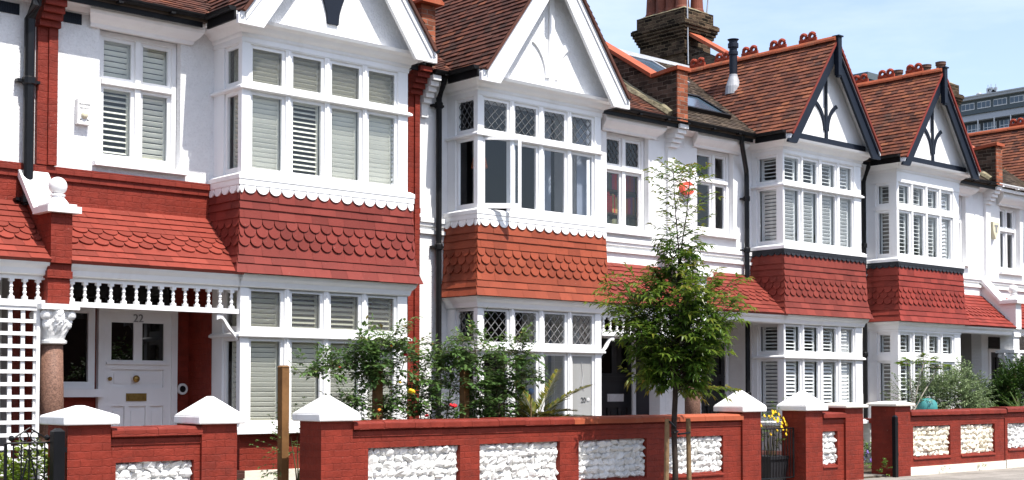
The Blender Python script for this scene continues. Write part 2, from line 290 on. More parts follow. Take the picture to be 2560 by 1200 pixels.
# ------------------------------------------------------------------ building helpers
YB, YW, YE = 15.0, 15.7, 15.38          # bay front, main wall, eaves line
RS = .63                                 # main roof slope
def sweep3(mb, prof, x0, x1, yb=YB, yw=YW, mi=0):
    n = len(prof); i = len(mb.v)
    for o, z in prof: mb.v.extend([(x0-o,yw,z),(x0-o,yb-o,z),(x1+o,yb-o,z),(x1+o,yw,z)])
    for a in range(n):
        b = (a+1) % n
        for k in range(3): mb.idx((i+4*a+k, i+4*a+k+1, i+4*b+k+1, i+4*b+k), mi)
    mb.idx([i+4*a for a in range(n)], mi); mb.idx([i+4*a+3 for a in range(n)][::-1], mi)
def tile_face(mb, P, rows, ur, tw, rnd, th=.018, mi=0, jit=.003, sw=None, hole=None):
    for i, (tb, tt, kind) in enumerate(rows):
        a, b = ur(tb); a2, b2 = ur(tt)
        if b - a < .02: continue
        w = (sw or tw) if kind == 's' else tw; off = (i % 2)*w/2; k = math.floor((a-off)/w)
        ov = .04
        while off + k*w < b - 1e-4:
            u0 = max(a, off+k*w); u1 = min(b, off+(k+1)*w); k += 1
            if u1 - u0 < .006: continue
            v0 = min(max(u0, a2), b2); v1 = min(max(u1, a2), b2)
            if v1 - v0 < 1e-4 and b2 - a2 > .01: continue
            if hole and hole((u0+u1)/2, (tb+tt)/2): continue
            r = rnd.random(); lb = th + rnd.uniform(-1,1)*jit
            if kind == 's':
                lb += .008; d = min(.5*w*.92, (tt-tb)*.8); n = 8; low = []
                uc = (u0+u1)/2; hw = (u1-u0)/2 - .004
                for q in range(n+1):
                    an = math.pi*q/n; low.append((uc-hw*math.cos(an), tb + d*(1-math.sin(an))))
                f = lambda t: max(.0, lb*(1-(t-tb)/(tt+.06-tb)*.8))
                pts = [P(u,t,f(t)) for u,t in low] + [P(u1-.004,tt+.06,.003), P(u0+.004,tt+.06,.003)]
                mb.face(pts, mi, r)
                for q in range(n): mb.face([P(*low[q],-.004), P(*low[q+1],-.004), P(*low[q+1],f(low[q+1][1])), P(*low[q],f(low[q][1]))], mi, r)
            else:
                g = .0012; jb = rnd.uniform(-1,1)*jit*.8
                A = P(u0+g,tb+jb,lb); B = P(u1-g,tb+jb,lb); C = P(v1-g,tt+ov,.002); D = P(v0+g,tt+ov,.002)
                mb.face([A,B,C,D], mi, r)
                mb.face([P(u0+g,tb+jb,-.004), P(u1-g,tb+jb,-.004), B, A], mi, r)
def wall_boxes(mb, x0, x1, y0, y1, z0, z1, holes, mi=0):
    xs = sorted({x0, x1, *[min(max(v,x0),x1) for h in holes for v in h[:2]]})
    for a, b in zip(xs, xs[1:]):
        if b-a < 1e-5: continue
        m = (a+b)/2; hs = sorted([(h[2],h[3]) for h in holes if h[0] < m < h[1]]); z = z0
        for p, q in hs:
            if p > z: mb.box(a,b,y0,y1,z,min(p,z1),mi)
            z = max(z,q)
        if z < z1: mb.box(a,b,y0,y1,z,z1,mi)
def sash(mb, P, u0, u1, z0, z1, zb, zt, sw, d0=.028, d1=.07):
    mb.pbox(P, u0-sw, u0, zb, zt, d0, d1); mb.pbox(P, u1, u1+sw, zb, zt, d0, d1)
    mb.pbox(P, u0, u1, zb, z0, d0, d1); mb.pbox(P, u0, u1, z1, zt, d0, d1)
def louvres(P, u0, u1, z0, z1, tilt, d, pitch=.062, stile=.032, rnd=random, mid=False):
    mb = MB()
    mb.pbox(P, u0, u0+stile, z0, z1, d-.012, d+.016); mb.pbox(P, u1-stile, u1, z0, z1, d-.012, d+.016)
    mb.pbox(P, u0+stile, u1-stile, z1-.05, z1, d-.012, d+.016); mb.pbox(P, u0+stile, u1-stile, z0, z0+.05, d-.012, d+.016)
    n = max(2, round((z1-z0-.10)/pitch)); c, s = math.cos(tilt), math.sin(tilt); h = .029; t = .0035
    for k in range(n):
        z = z0+.05+(k+.5)*(z1-z0-.10)/n; j = rnd.uniform(-.04,.04); c, s = math.cos(tilt+j), math.sin(tilt+j)
        q = [(-h,-t),(h,-t),(h,t),(-h,t)]
        pts = [(d + a*c - b*s*1.0, z + a*s + b*c) for a, b in q]
        mb.hexa([P(u0+stile,pts[0][1],pts[0][0]),P(u1-stile,pts[0][1],pts[0][0]),P(u1-stile,pts[1][1],pts[1][0]),P(u0+stile,pts[1][1],pts[1][0]),
                 P(u0+stile,pts[3][1],pts[3][0]),P(u1-stile,pts[3][1],pts[3][0]),P(u1-stile,pts[2][1],pts[2][0]),P(u0+stile,pts[2][1],pts[2][0])])
    return mb
def leading(mb, P, u0, u1, z0, z1, d, nu=3, nz=3):
    w = u1-u0; h = z1-z0; du = w/nu; dz = h/nz; sl = dz/du; t = .0038
    def clip(c, s):               # line z = z0 + s*(u-u0) + c
        pts = []
        ua, ub = u0, u1; za, zb = z0+c, z0+c+s*w
        seg = []
        for tt in (0,1):
            pass
        t0, t1 = 0., 1.; dzz = zb-za
        for p, q in ((-dzz, za-z0), (dzz, z1-za)):
            if abs(p) < 1e-9:
                if q < 0: return None
            else:
                r = q/p
                if p < 0: t0 = max(t0, r)
                else: t1 = min(t1, r)
        if t1-t0 < .02: return None
        return (ua+(ub-ua)*t0, za+dzz*t0, ua+(ub-ua)*t1, za+dzz*t1)
    for s in (sl, -sl):
        for k in range(-nu-1, nz+nu+2):
            q = clip((k+.5)*dz if s > 0 else (k+.5)*dz, s)
            if not q: continue
            a, b = Vector((q[0], q[1])), Vector((q[2], q[3])); n = (b-a).normalized(); m = Vector((-n.y, n.x))*t
            c4 = [a+m, a-m, b-m, b+m]
            mb.hexa([P(v.x, v.y, d-.004) for v in c4] + [P(v.x, v.y, d+.004) for v in c4])
def text_mesh(body, size, depth, name, m, parent, loc, rot=(R(90),0,0), align='CENTER'):
    cu = bpy.data.curves.new(name, 'FONT'); cu.body = body; cu.size = size; cu.extrude = depth; cu.align_x = align; cu.resolution_u = 3
    tmp = bpy.data.objects.new(name, cu); col.objects.link(tmp); bpy.context.view_layer.update()
    me = bpy.data.meshes.new_from_object(tmp.evaluated_get(bpy.context.evaluated_depsgraph_get())); bpy.data.objects.remove(tmp)
    me.materials.clear(); me.materials.append(m); me.name = name
    o = bpy.data.objects.new(name, me); col.objects.link(o); o.parent = parent; og = ORG[parent.name]
    o.location = (loc[0]-og[0], loc[1]-og[1], loc[2]-og[2]); o.rotation_euler = rot; ORG[o.name] = og; return o

# ------------------------------------------------------------------ bay windows
def bay(root, H, z, cells, ground, rnd):
    x0, W, dz = H['x0'], H['W'], H['dz']; x1 = x0+W; tm = M['timber']
    F = lambda u,zz,d: (x0+u, YB+d, zz)
    Lf = lambda u,zz,d: (x0+d, YB+u, zz)
    Rf = lambda u,zz,d: (x1-d, YB+u, zz)
    sill, zb, zt0, zt1, zu1h = z['sill'], z['sill']+.085, z['tr'][0], z['tr'][1], z['head']
    l0, l1 = z['low']; u0, u1 = z['up']
    fr = MB()
    o = .075
    sweep3(fr, [(-.09,sill),(o,sill),(o,sill+.055),(.03,sill+.085),(-.09,sill+.085)], x0, x1)
    if H.get('flat'): sweep3(fr, [(-.09,zt0),(.006,zt0),(.006,zt1),(-.09,zt1)], x0, x1)
    else: sweep3(fr, [(-.09,zt0),(.015,zt0),(.05,zt0+.01),(.05,zt0+.035),(.015,zt1),(-.09,zt1)], x0, x1)
    htop = zu1h
    sweep3(fr, [(-.09,u1+.045),(0,u1+.045),(0,u1+.06),(.012,u1+.06),(.012,htop),(-.09,htop)], x0, x1)
    gl = MB(); ob = MB(); ld = MB(); sh = []
    sc_ = z['side']
    def face(P, cs, width, front):
        sw = .045 if not H.get('flat') else .05
        ed = [0.] + [v for c in cs for v in c] + [width]
        for zlo, zhi, g0, g1, up in ((zb, zt0, l0, l1, 0), (zt1, u1+.045, u0, u1, 1)):
            for k in range(0, len(ed), 2):
                a = ed[k] + (sw if k else 0); b = ed[k+1] - (sw if k+2 < len(ed) else 0)
                if not front and k == 0: a = .092       # the corner post belongs to the front face
                if b-a > .004: fr.pbox(P, a, b, zlo, zhi, 0, .09)
                if front and 0 < k < len(ed)-2: fr.pbox(P, (a+b)/2-.014, (a+b)/2+.014, zlo, zhi, -.012, 0)
            for ci, (a, b) in enumerate(cs):
                opened = H.get('open') and front and not ground and not up and ci == 0
                if not opened:
                    sash(fr, P, a, b, g0, g1, zlo, zhi, sw)
                    tgt = ob if (up and H.get('obscure')) else gl
                    if H.get('frosted') and ground and front and ci == 3 and not up: tgt = ob
                    j1, j2 = rnd.uniform(-.005,.005), rnd.uniform(-.005,.005); tgt.face([P(a-.004,g0-.004,.05),P(b+.004,g0-.004,.05+j1),P(b+.004,g1+.004,.05+j1+j2),P(a-.004,g1+.004,.05+j2)])
                    if up and H.get('leaded'): leading(ld, P, a, b, g0, g1, .044, 3, 2.5 if False else 3)
                s = H['shut']
                if s and not (s == 'some' and not front):
                    tl = H['tilt'](ground, up, ci, front, rnd)
                    lo_, hi_ = (zlo+.01, zhi-.01)
                    n_ = louvres(P, a-.02, b+.02, lo_, hi_, R(tl), .135 if front else .145, H.get('pitch', .062), H.get('stile', .032), rnd)
                    sh.append(n_)
    face(F, cells, W, True)
    face(Lf, [sc_], YW-YB, False); face(Rf, [sc_], YW-YB, False)
    b = fr.build('bay_window', tm, root)
    gl.build('window_glass', M['glass'], b)
    if ob.f: ob.build('obscure_glass', M['frost'] if H.get('frosted') else M['obscure'], b)
    if ld.f: ld.build('leading', M['leadlight'] if ground else M['leading'], b)
    for s in sh: s.build('shutter', M['shutwhite'] if H.get('shutwhite') else M['shutter'], b)
    if H.get('open') and not ground:        # casement standing open, hinged on its left stile
        a, bb = cells[0]; sw = .05; an = R(40); w = bb-a+2*sw+.035
        O = Vector((x0+a-sw, YB+.028, 0)); ux = Vector((math.cos(an), -math.sin(an), 0)); nn = Vector((math.sin(an), math.cos(an), 0))
        Q = lambda u,zz,d: tuple(O + ux*u + nn*d + Vector((0,0,zz)))
        c = MB(); sash(c, Q, sw, w-sw, l0, l1, zb+.01, zt0-.012, sw, 0, .042)
        cs = c.build('open_casement', tm, b); g = MB(); g.face([Q(sw,l0,.02),Q(w-sw,l0,.02),Q(w-sw,l1,.02),Q(sw,l1,.02)]); g.build('casement_glass', M['glass'], b)
    return b

STRAIGHT, SC = 'f', 's'
def skirt_off(z, dz):
    z -= dz
    return .035 + .03*max(0,min(1,(2.5-z)/.8)) + .085*max(0,min(1,(1.70-z)/.36))**1.5
def skirt(root, H, rnd):
    x0, W, dz = H['x0'], H['W'], H['dz']; x1 = x0+W
    off = lambda z: skirt_off(z, dz)
    core = MB(); zs = [2.50,2.1,1.7,1.6,1.5,1.40,1.355]
    prof = [(off(z+dz)-.004, z+dz) for z in zs] + [(-.05,1.355+dz),(-.05,2.50+dz)]
    sweep3(core, prof, x0, x1)
    F = lambda u,z,l: (x0+u, YB-off(z)-l, z)
    Lf = lambda u,z,l: (x0-off(z)-l, YB+u, z)
    Rf = lambda u,z,l: (x1+off(z)+l, YB+u, z)
    edges = [1.355,1.48,1.585,1.70,1.82,1.94,2.06,2.18,2.28,2.40]; kinds = 'fffsss' + 'fff'
    kinds = ['f','f','f','s','s','s','f','f','f']
    rows = [(edges[i]+dz, edges[i+1]+dz, kinds[i]) for i in range(9)]
    rows[-1] = (rows[-1][0], 2.47+dz, 'f')
    for P, ur in ((F, lambda z: (-off(z)-.012, W+off(z)+.012)), (Lf, lambda z: (-off(z)-.012, YW-YB)), (Rf, lambda z: (-off(z)-.012, YW-YB))):
        tile_face(core, P, rows, ur, .255, rnd, .024, sw=.178)
    s = core.build('hung_tile_skirt', H['tile'], root)
    ap = MB(); o2 = .05
    Fa = lambda u,z,l: (x0+u, YB-o2-l, z); La = lambda u,z,l: (x0-o2-l, YB+u, z); Ra = lambda u,z,l: (x1+o2+l, YB+u, z)
    za_ = H.get('aptip', 2.37); zc_ = za_+.105 if za_ < 2.4 else za_+.06; rr = [(za_+dz, zc_+dz, 's')]; wsc = H.get('apw', .186)
    for P, ur in ((Fa, lambda z: (-o2-.01, W+o2+.01)), (La, lambda z: (-o2-.01, YW-YB)), (Ra, lambda z: (-o2-.01, YW-YB))):
        tile_face(ap, P, rr, ur, wsc, rnd, .016, jit=0)
    sweep3(ap, [(-.03,zc_+dz),(o2+.018,zc_+dz),(o2+.018,2.549+dz),(-.03,2.549+dz)], x0, x1)
    ap.build('scalloped_apron', H['apron'], s)
    c = MB()
    sweep3(c, [(-.09,1.185+dz),(.012,1.185+dz),(.03,1.20+dz),(.045,1.26+dz),(.085,1.30+dz),(.105,1.348+dz),(-.09,1.348+dz)], x0, x1)
    c.build('cornice', M['timber'], root)

def gable(root, H, rnd):
    x0, W, dz = H['x0'], H['W'], H['dz']; xc, h, zf, k = H['xc'], H['h'], 4.43+dz, 1.36
    za = zf+.03 + k*h; wv = H['wv']; wb = wv/k; yb0, yb1 = 14.66, 14.71
    c = MB()
    sweep3(c, [(-.09,4.372+dz),(.014,4.372+dz),(.03,4.39+dz),(.035,4.42+dz),(.09,4.455+dz),(.125,4.50+dz),(.19,4.525+dz),(.21,4.565+dz),(-.09,4.565+dz)], x0, x1 := x0+W)
    c.build('cornice', M['timber'], root)
    g = MB(); zb = 4.568+dz
    hb = (za-.08-zb)/k
    g.pry([(xc-hb,zb),(xc+hb,zb),(xc,za-.08)], 14.90, 14.98)
    gb = g.build('gable', H['gablemat'], root)
    for s in (-1, 1):
        b = MB()
        if H['white']:
            pts = [(xc+s*(h), zf), (xc+s*(h-wb-.05), zf), (xc, za-wv), (xc, za), (xc+s*(h-.22), zf+.03+k*.22-.02), (xc+s*(h-.09), zf+.20), (xc+s*h, zf+.115)]
        else:
            pts = [(xc+s*h, zf), (xc+s*(h-wb), zf), (xc, za-wv), (xc, za), (xc+s*h, zf+.03)]
        b.pry(pts, yb0, yb1)
        # raised moulding along the outer edge
        q = .11 if H['white'] else .07
        b.pry([(xc+s*(h-.10), zf+.03+k*.10), (xc+s*(h-.10), zf+.03+k*.10-q), (xc, za-q), (xc, za)], yb0-.02, yb0-.001)
        b.build('bargeboard', H['barge'], root)
    # timber on the gable face
    t = MB(); y0, y1 = 14.868, 14.899
    if H['deco'] == 'fleur':
        zt = 4.83+dz-.10; X = H['fx']
        t.pry([(X-.085,zt),(X+.085,zt),(X+.10,zt+.14),(X+.15,zt+.30),(X+.26,zt+.55),(X+.42,zt+.8),(X-.42,zt+.8),(X-.26,zt+.55),(X-.15,zt+.30),(X-.10,zt+.14)], y0, y1)
        t.build('gable_timber', M['navy'], gb)
    else:
        X = xc+H.get('tx', 0); w = H['tw']; z0 = zb+(.12 if not H['white'] else .0); zj = z0+.33
        t.pry([(X-w*.62,z0),(X+w*.62,z0),(X+w*.45,za-.3),(X-w*.45,za-.3)], y0, y1)
        for s in (-1,1):
            n = 9; inn = []; out = []
            rx = H['rx']; rz = H['rz']
            for q in range(n+1):
                a = 1.15*q/n
                inn.append((X+s*(w*.3+rx*(1-math.cos(a))), zj-.16+rz*math.sin(a)))
                out.append((X+s*(w*.3+rx*(1-math.cos(a))+w*.95*(1.0)), zj-.16+rz*math.sin(a)-w*.55*(q/n)-.02))
            ring = inn + out[::-1]
            for q in range(n):
                t.pry([inn[q], inn[q+1], out[q+1], out[q]], y0+.004, y1)
        if not H['white']: t.box(xc-hb+.1, xc+hb-.1, 14.84, 14.899, zb+.003, zb+.115)
        t.build('gable_timber', H['timbermat'], gb)
    if H['finial']:
        f = MB(); a, b = H['finial']; w = .055
        f.box(xc-w, xc+w, 14.56, 14.655, za-a, za+b); 
        if H['white']: f.lathe([(.001,za-a-.07),(.05,za-a-.05),(.062,za-a-.02),(.05,za-a-.001)], xc, 14.607, 10)
        else:
            f.box(xc-w-.022, xc+w+.022, 14.535, 14.68, za+b, za+b+.025); f.box(xc-w*.7, xc+w*.7, 14.575, 14.64, za-a-.035, za-a)
        f.build('finial', H['barge'], root)
    # roof of the gable: boarding, tiles, verge and ridge
    zr = za+.07; nl = math.hypot(1, k)
    dk = MB()
    for s in (-1,1):
        e = h-.03
        dk.prism([(xc, 14.64, zr-.03),(xc+s*e, 14.64, zr-.03-k*e),(xc+s*e,14.64,zr-.075-k*e),(xc,14.64,zr-.075)],
                 [(xc, 18.5, zr-.03),(xc+s*e, 15.6, zr-.03-k*e),(xc+s*e,15.6,zr-.075-k*e),(xc,18.5,zr-.075)])
    dk.build('roof_soffit', M['timber'], root)
    r = MB(); L = (h-.045)*nl
    yback = lambda z: YE + max(0, (z-(4.62+dz))/RS) + .12
    ng = round(L/.098); gg = L/ng
    for s in (-1,1):
        P = lambda u,t,l,s=s: (xc+s*((L-t)/nl) + s*l*k/nl, u, zr-k*(L-t)/nl + l/nl)
        ur = lambda t: (14.60, yback(zr-k*(L-t)/nl))
        rows = [(i*gg, min((i+1)*gg, L), 'f') for i in range(ng)]
        tile_face(r, P, rows, ur, .165, rnd, .027, jit=.005)
        # verge
        r.prism([P(14.60,0,-.03),P(14.60,0,.012),P(14.60,L,.012),P(14.60,L,-.03)], [P(14.655,0,-.03),P(14.655,0,.012),P(14.655,L,.012),P(14.655,L,-.03)], 1)
    rf = r.build('gable_roof', [H['rooftile'], H['verge']], root)
    rd = MB(); n = 8; ys = 14.60; yend = YE+(zr-4.62-dz)/RS+.1; seg = .45; y = ys
    while y < yend-.05:
        ye = min(y+seg, yend); lift = rnd.uniform(-.006,.008)
        ring = lambda Y: [(xc+.115*math.cos(a)*1.0, Y, zr-.045+lift+.105*math.sin(a)) for a in [math.pi*q/n for q in range(n+1)]] 
        rd.prism(ring(y+.006), ring(ye)); y = ye
    rd.build('ridge_tiles', M['ridge'], rf)
    for yc in H.get('crests', []):
        cr = MB(); zc = zr+.052
        cr.box(xc-.018, xc+.018, yc-.20, yc+.20, zc, zc+.075)
        for q in (-.095, .095):
            pts = [(xc, yc+q+.062*math.cos(2*math.pi*j/12), zc+.105+.062*math.sin(2*math.pi*j/12)) for j in range(13)]
            cr.tube(pts, .036, 6)
        cr.build('ridge_crest', M['crest'], rf)
    # gutter pieces along the sides of the gable roof
    return za, zr

# ------------------------------------------------------------------ whole house
def casement(root, X0, X1, Z0, Z1, tr, H, rnd, mid, Y=15.80, sillz=None, glass=None, leaded=False, shut=None, openr=False, name='window'):
    fr = MB(); P = lambda u,z,d: (u, Y+d, z)
    ow = .06
    fr.box(X0, X0+ow, Y, Y+.09, Z0, Z1); fr.box(X1-ow, X1, Y, Y+.09, Z0, Z1)
    fr.box(X0+ow, X1-ow, Y, Y+.09, Z1-ow, Z1); fr.box(X0+ow, X1-ow, Y, Y+.09, Z0, Z0+ow)
    fr.box(X0+ow, X1-ow, Y-.035, Y+.09, tr-.03, tr+.03)
    gl = MB(); ld = MB(); sh = []
    cuts = [X0+ow] + list(mid) + [X1-ow]
    for z0, z1, up in ((Z0+ow, tr-.03, 0), (tr+.03, Z1-ow, 1)):
        for i in range(len(cuts)-1):
            a = cuts[i] + (.035 if i else 0); b = cuts[i+1] - (.035 if i < len(cuts)-2 else 0)
            if i: fr.box(cuts[i]-.035, cuts[i]+.035, Y-.006, Y+.09, z0, z1)
            sash(fr, P, a+.045, b-.045, z0+.05, z1-.045, z0, z1, .045)
            gl.face([P(a+.04,z0+.045,.05),P(b-.04,z0+.045,.05),P(b-.04,z1-.04,.05),P(a+.04,z1-.04,.05)])
            if up and leaded: leading(ld, P, a+.045, b-.045, z0+.05, z1-.045, .044, 3, 3)
            if shut: sh.append(louvres(P, a+.02, b-.02, z0+.01, z1-.01, R(shut(i, up)), .14, .07, .03, rnd))
    w = fr.build(name, M['timber'], root)
    gl.build('window_glass', glass or M['glass'], w)
    if ld.f: ld.build('leading', M['leading'], w)
    for s in sh: s.build('shutter', M['shutter'], w)
    s = MB(); s.prx([(YW-.09,Z0-.075),(YW-.09,Z0-.03),(Y+.02,Z0-.001),(Y+.02,Z0-.075)], X0-.09, X1+.09); s.build('window_sill', M['timber'], w)
    return w

def spindle(mb, x, y, z0, z1, w=.027):
    hh = z1-z0
    mb.box(x-w, x+w, y-w, y+w, z0, z0+.16*hh)
    mb.lathe([(w*.95,z0+.16*hh),(w*.55,z0+.24*hh),(w*.75,z0+.30*hh),(w*.95,z0+.37*hh),(w*.5,z0+.46*hh),(w*.75,z0+.5*hh),(w*.5,z0+.54*hh),(w*.9,z0+.63*hh),(w*.65,z0+.72*hh),(w*.55,z0+.8*hh),(w*.9,z0+.86*hh)], x, y, 8)
    mb.box(x-w, x+w, y-w, y+w, z0+.86*hh, z1)

def house(H):
    rnd = random.Random(H['seed']); P0, P1, dz = H['P0'], H['P1'], H['dz']; x0, W = H['x0'], H['W']; x1 = x0+W; typ = H['typ']
    root = thing('terraced_house', ((P0+P1)/2, YW, G), H['label'], 'house', 'houses of the terrace')
    L = typ == 'L'; pa, pb = (P0+.14, x0-.02) if L else (x1+.02, P1-.14)       # porch opening
    win = H['win']; det = H.get('det', True)
    holes_up = [(x0+.11, x1-.11, 2.55+dz, 4.45+dz), (win[0], win[1], win[2], win[3])]
    holes_lo = [(x0+.11, x1-.11, -.62+dz, 1.30+dz), (pa, pb, G-.2, 1.36+dz)]
    zmid = H['zmid']
    w = MB(); wall_boxes(w, P0+.002, P1-.002, YW, YW+.25, zmid, 4.66+dz, holes_up); w.build('wall', H['upmat'], root)
    w = MB(); wall_boxes(w, P0+.002, P1-.002, YW+.003, YW+.25, G-.2, zmid, holes_lo); w.build('brick_wall', H['lomat'], root)
    # string courses
    for a, b in [(P0+.002, x0-.0), (x1+.0, P1-.002)]:
        s = MB()
        for (z0, z1, o) in H['strings']: s.box(a, b, YW-o, YW+.001, z0+dz, z1+dz)
        s.build('string_course', H['stringmat'], root)
    # bay base
    b = MB(); b.box(x0+.02, x1-.02, YB+.03, YW+.02, G-.2, -.665+dz); b.box(x0+.02, x1-.02, YB+.1, YW+.02, -.665+dz, -.60+dz)
    b.build('bay_base', H['basemat'], root)
    b = MB(); b.box(x0-.03, x1+.03, YB-.02, YW+.02, G-.2, -1.13+dz); b.build('plinth', M['plinth'], root)
    # windows of the bay
    zU = dict(sill=2.55+dz, low=(2.72+dz,3.655+dz), tr=(3.70+dz,3.76+dz), up=(3.825+dz,4.25+dz), head=4.372+dz, side=H['side'])
    zG = dict(sill=-.665+dz, low=(-.50+dz,.51+dz), tr=(.555+dz,.615+dz), up=(.695+dz,1.145+dz), head=1.185+dz, side=H['side'])
    zU.update({a: (v[0]+dz, v[1]+dz) for a, v in H.get('zU', {}).items()}); zG.update({a: (v[0]+dz, v[1]+dz) for a, v in H.get('zG', {}).items()})
    bay(root, H, zU, H['cells'], False, rnd); bay(root, H, zG, H['cells'], True, rnd)
    skirt(root, H, rnd)
    za, zr = gable(root, H, rnd)
    # first floor window and its hood
    casement(root, win[0]+.01, win[1]-.01, win[2]+.01, win[3]-.01, win[4], H, rnd, win[5], leaded=H.get('leaded', False), shut=H.get('winshut'))
    hd = MB(); zt = 4.60+dz; n = H['hood']
    prof = [(YW,win[3]-.02),(YW-.05,win[3]-.02),(YW-.07,win[3]+.02),(YW-.14,win[3]+.06),(YW-.20,win[3]+.11),(YW-.22,win[3]+.15),(YW-.22,zt),(YW,zt)]
    hd.prism([(win[0]-n+ (YW-y)*-.5 - .0, y, z) for y, z in prof], [(win[1]+n+(YW-y)*.5, y, z) for y, z in prof]); hd.build('window_hood', M['timber'], root)
    # eaves cornice, fascia and gutter
    xl, xr = H['xc']-H['h']-.02, H['xc']+H['h']+.02
    yg = YE+.02
    for sg, a, b, xx in ((-1, P0+.003, xl, xl), (1, xr, P1-.003, xr)):
        e = MB(); e.prx([(YW,4.47+dz),(YW-.04,4.47+dz),(YW-.09,4.52+dz),(YW-.20,4.55+dz),(YW-.235,4.60+dz),(YW-.235,4.64+dz),(YW,4.64+dz)], a, b); e.build('eaves_cornice', M['timber'], root)
        f = MB(); q = [(xx-.001*sg, 14.74), (xx-.001*sg, YW), (xx-sg*.22, YW), (xx-sg*.22, 14.74)]
        f.prism([(u, v, 4.53+dz) for u, v in q], [(u, v, 4.60+dz) for u, v in q]); f.build('gable_soffit', M['timber'], root)
        g = MB(); a, b = (a, b-.06) if sg < 0 else (a+.06, b)
        g.prx([(yg-.03+.055*math.cos(t)-.03, 4.645+dz+.055*math.sin(t)) for t in [math.pi*(1+q/8) for q in range(9)]], a, b)
        g.box(a, b, yg-.005, yg+.02, 4.50+dz, 4.645+dz)
        for q in range(int((b-a)/.7)+1):
            xq = a+.2+.7*q
            if xq < b: g.box(xq-.03, xq+.03, yg-.10, yg-.004, 4.575+dz, 4.60+dz)
        g.pry([(xx+sg*.03+.055*math.cos(t)*1.0, 4.645+dz+.055*math.sin(t)) for t in [math.pi*(1+q/8) for q in range(9)]], 14.72, yg-.002)
        g.box(min(xx-sg*.03, xx), max(xx-sg*.03, xx), 14.73, yg-.003, 4.49+dz, 4.64+dz); g.build('gutter', H['guttermat'], root)
    # main roof
    d = MB(); ry, rz = 18.9, 4.62+dz+RS*(18.9-YE)
    d.prx([(YE-.0,4.60+dz),(YE,4.565+dz),(YW+.3,4.565+dz),(22.3,4.565+dz),(22.3,4.62+dz),(ry,rz-.02)], P0+.004, P1-.004); d.build('roof_boarding', M['roofdark'], root)
    mr = MB(); Ls = (ry-YE)*math.hypot(1,RS); nr = round(Ls/.10); q = Ls/nr; nl = math.hypot(1,RS)
    P = lambda u,t,l: (u, YE-.06+t/nl - l*RS/nl, 4.60+dz+RS*t/nl + l/nl)
    tile_face(mr, P, [(i*q, (i+1)*q, 'f') for i in range(nr)], lambda t: (P0+.01, P1-.01), .165, rnd, .019, jit=.005,
              hole=lambda u, t: H['xc']-H['h']*.98 + (t/nl*RS)/1.36 < u < H['xc']+H['h']*.98 - (t/nl*RS)/1.36)
    roof = mr.build('roof', H['mainroof'], root)
    rc = MB(); rc.prx([(ry-.14,rz-.06),(ry-.10,rz+.03),(ry,rz+.07),(ry+.10,rz+.03),(ry+.14,rz-.06)], P0+.01, P1-.01); rc.build('roof_ridge', M['lead'] if H.get('leadridge') else M['ridge'], roof)
    # porch: floor, ceiling, recess walls
    p = MB(); yd = 16.3; wx0, wx1 = (P0+.002, x0+.05) if L else (x1-.05, P1-.002)
    hl = [tuple(h_) for h_ in H['porchholes']]
    wall_boxes(p, wx0 - (0 if L else .35), wx1 + (.35 if L else 0), yd, yd+.12, G-.2, 1.40+dz, hl); p.build('porch_wall', H['porchmat'], root)
    p = MB()
    if L: p.box(x0+.0, x0+.12, YW+.25, yd, G-.2, 1.36+dz)
    else: p.box(x1-.12, x1-.0, YW+.25, yd, G-.2, 1.36+dz)
    p.build('porch_return', H['porchmat'], root)
    p = MB(); p.box(wx0, wx1, YB+.12, yd, 1.33+dz, 1.38+dz); p.build('porch_ceiling', M['timber'], root)
    p = MB(); p.box(wx0, wx1, YB-.05, yd, -1.22+dz, -1.12+dz); p.build('porch_floor', M['porchfloor'], root)
    # porch roof
    pr = MB(); ea, eb = (P0+.12, x0-.02) if L else (x1+.02, P1-.12)
    ey, ez, ty, tz = 14.87, 1.352+dz, YW, 2.10+dz; LL = math.hypot(ty-ey, tz-ez); cy, cz = (ty-ey)/LL, (tz-ez)/LL
    P = lambda u,t,l: (u, ey+cy*t-cz*l, ez+cz*t+cy*l)
    kinds = ['f','f','f','s','s','s','f','f','f','f']; q = LL/10
    tile_face(pr, P, [(i*q,(i+1)*q-(.03 if i == 9 else 0),kinds[i]) for i in range(10)], lambda t: (ea, eb), .24, rnd, .021, sw=.19)
    pr.prism([P(ea,0,-.003),P(ea,LL,-.003),(ea,ty,ez-.02),(ea,ey+.03,ez-.02)], [P(eb,0,-.003),P(eb,LL,-.003),(eb,ty,ez-.02),(eb,ey+.03,ez-.02)])
    pr.build('porch_roof', H['porchtile'], root)
    c = MB(); z0 = 1.185+dz
    c.prx([(YB+.10,z0),(YB-.012,z0),(YB-.03,z0+.015),(YB-.045,z0+.075),(YB-.085,z0+.115),(YB-.105,z0+.163),(YB+.10,z0+.163)], ea+.02, eb); c.build('porch_cornice', M['timber'], root)
    if H['frieze']:
        s = MB(); fa, fb = ea+.0, eb-.0; zz0, zz1 = .905+dz, z0-.001
        s.box(fa, fb, YB+.0, YB+.10, .845+dz, zz0); s.box(fa, fb, YB+.02, YB+.08, zz1-.045, zz1)
        n = round((fb-fa)/.158)
        for i in range(n): spindle(s, fa+(i+.5)*(fb-fa)/n, YB+.05, zz0, zz1-.045)
        s.build('spindle_frieze', M['timber'], root)
        bx = x0-.02 if L else x1+.02; sg = -1 if L else 1
        br = MB(); n = 12; top = []; bot = []
        for i in range(n+1):
            f = i/n; x_ = bx+sg*.30*(1-f); z_ = .843+dz-.02-.25*(f**1.5)+.022*math.sin(2*math.pi*f); th_ = .05+.012*math.cos(4*math.pi*f)
            top.append((x_, z_+.0)); bot.append((x_, z_-th_))
        pts = top + bot[::-1]
        br.pry(pts, YB+.02, YB+.07); br.build('porch_bracket', M['timber'], root)
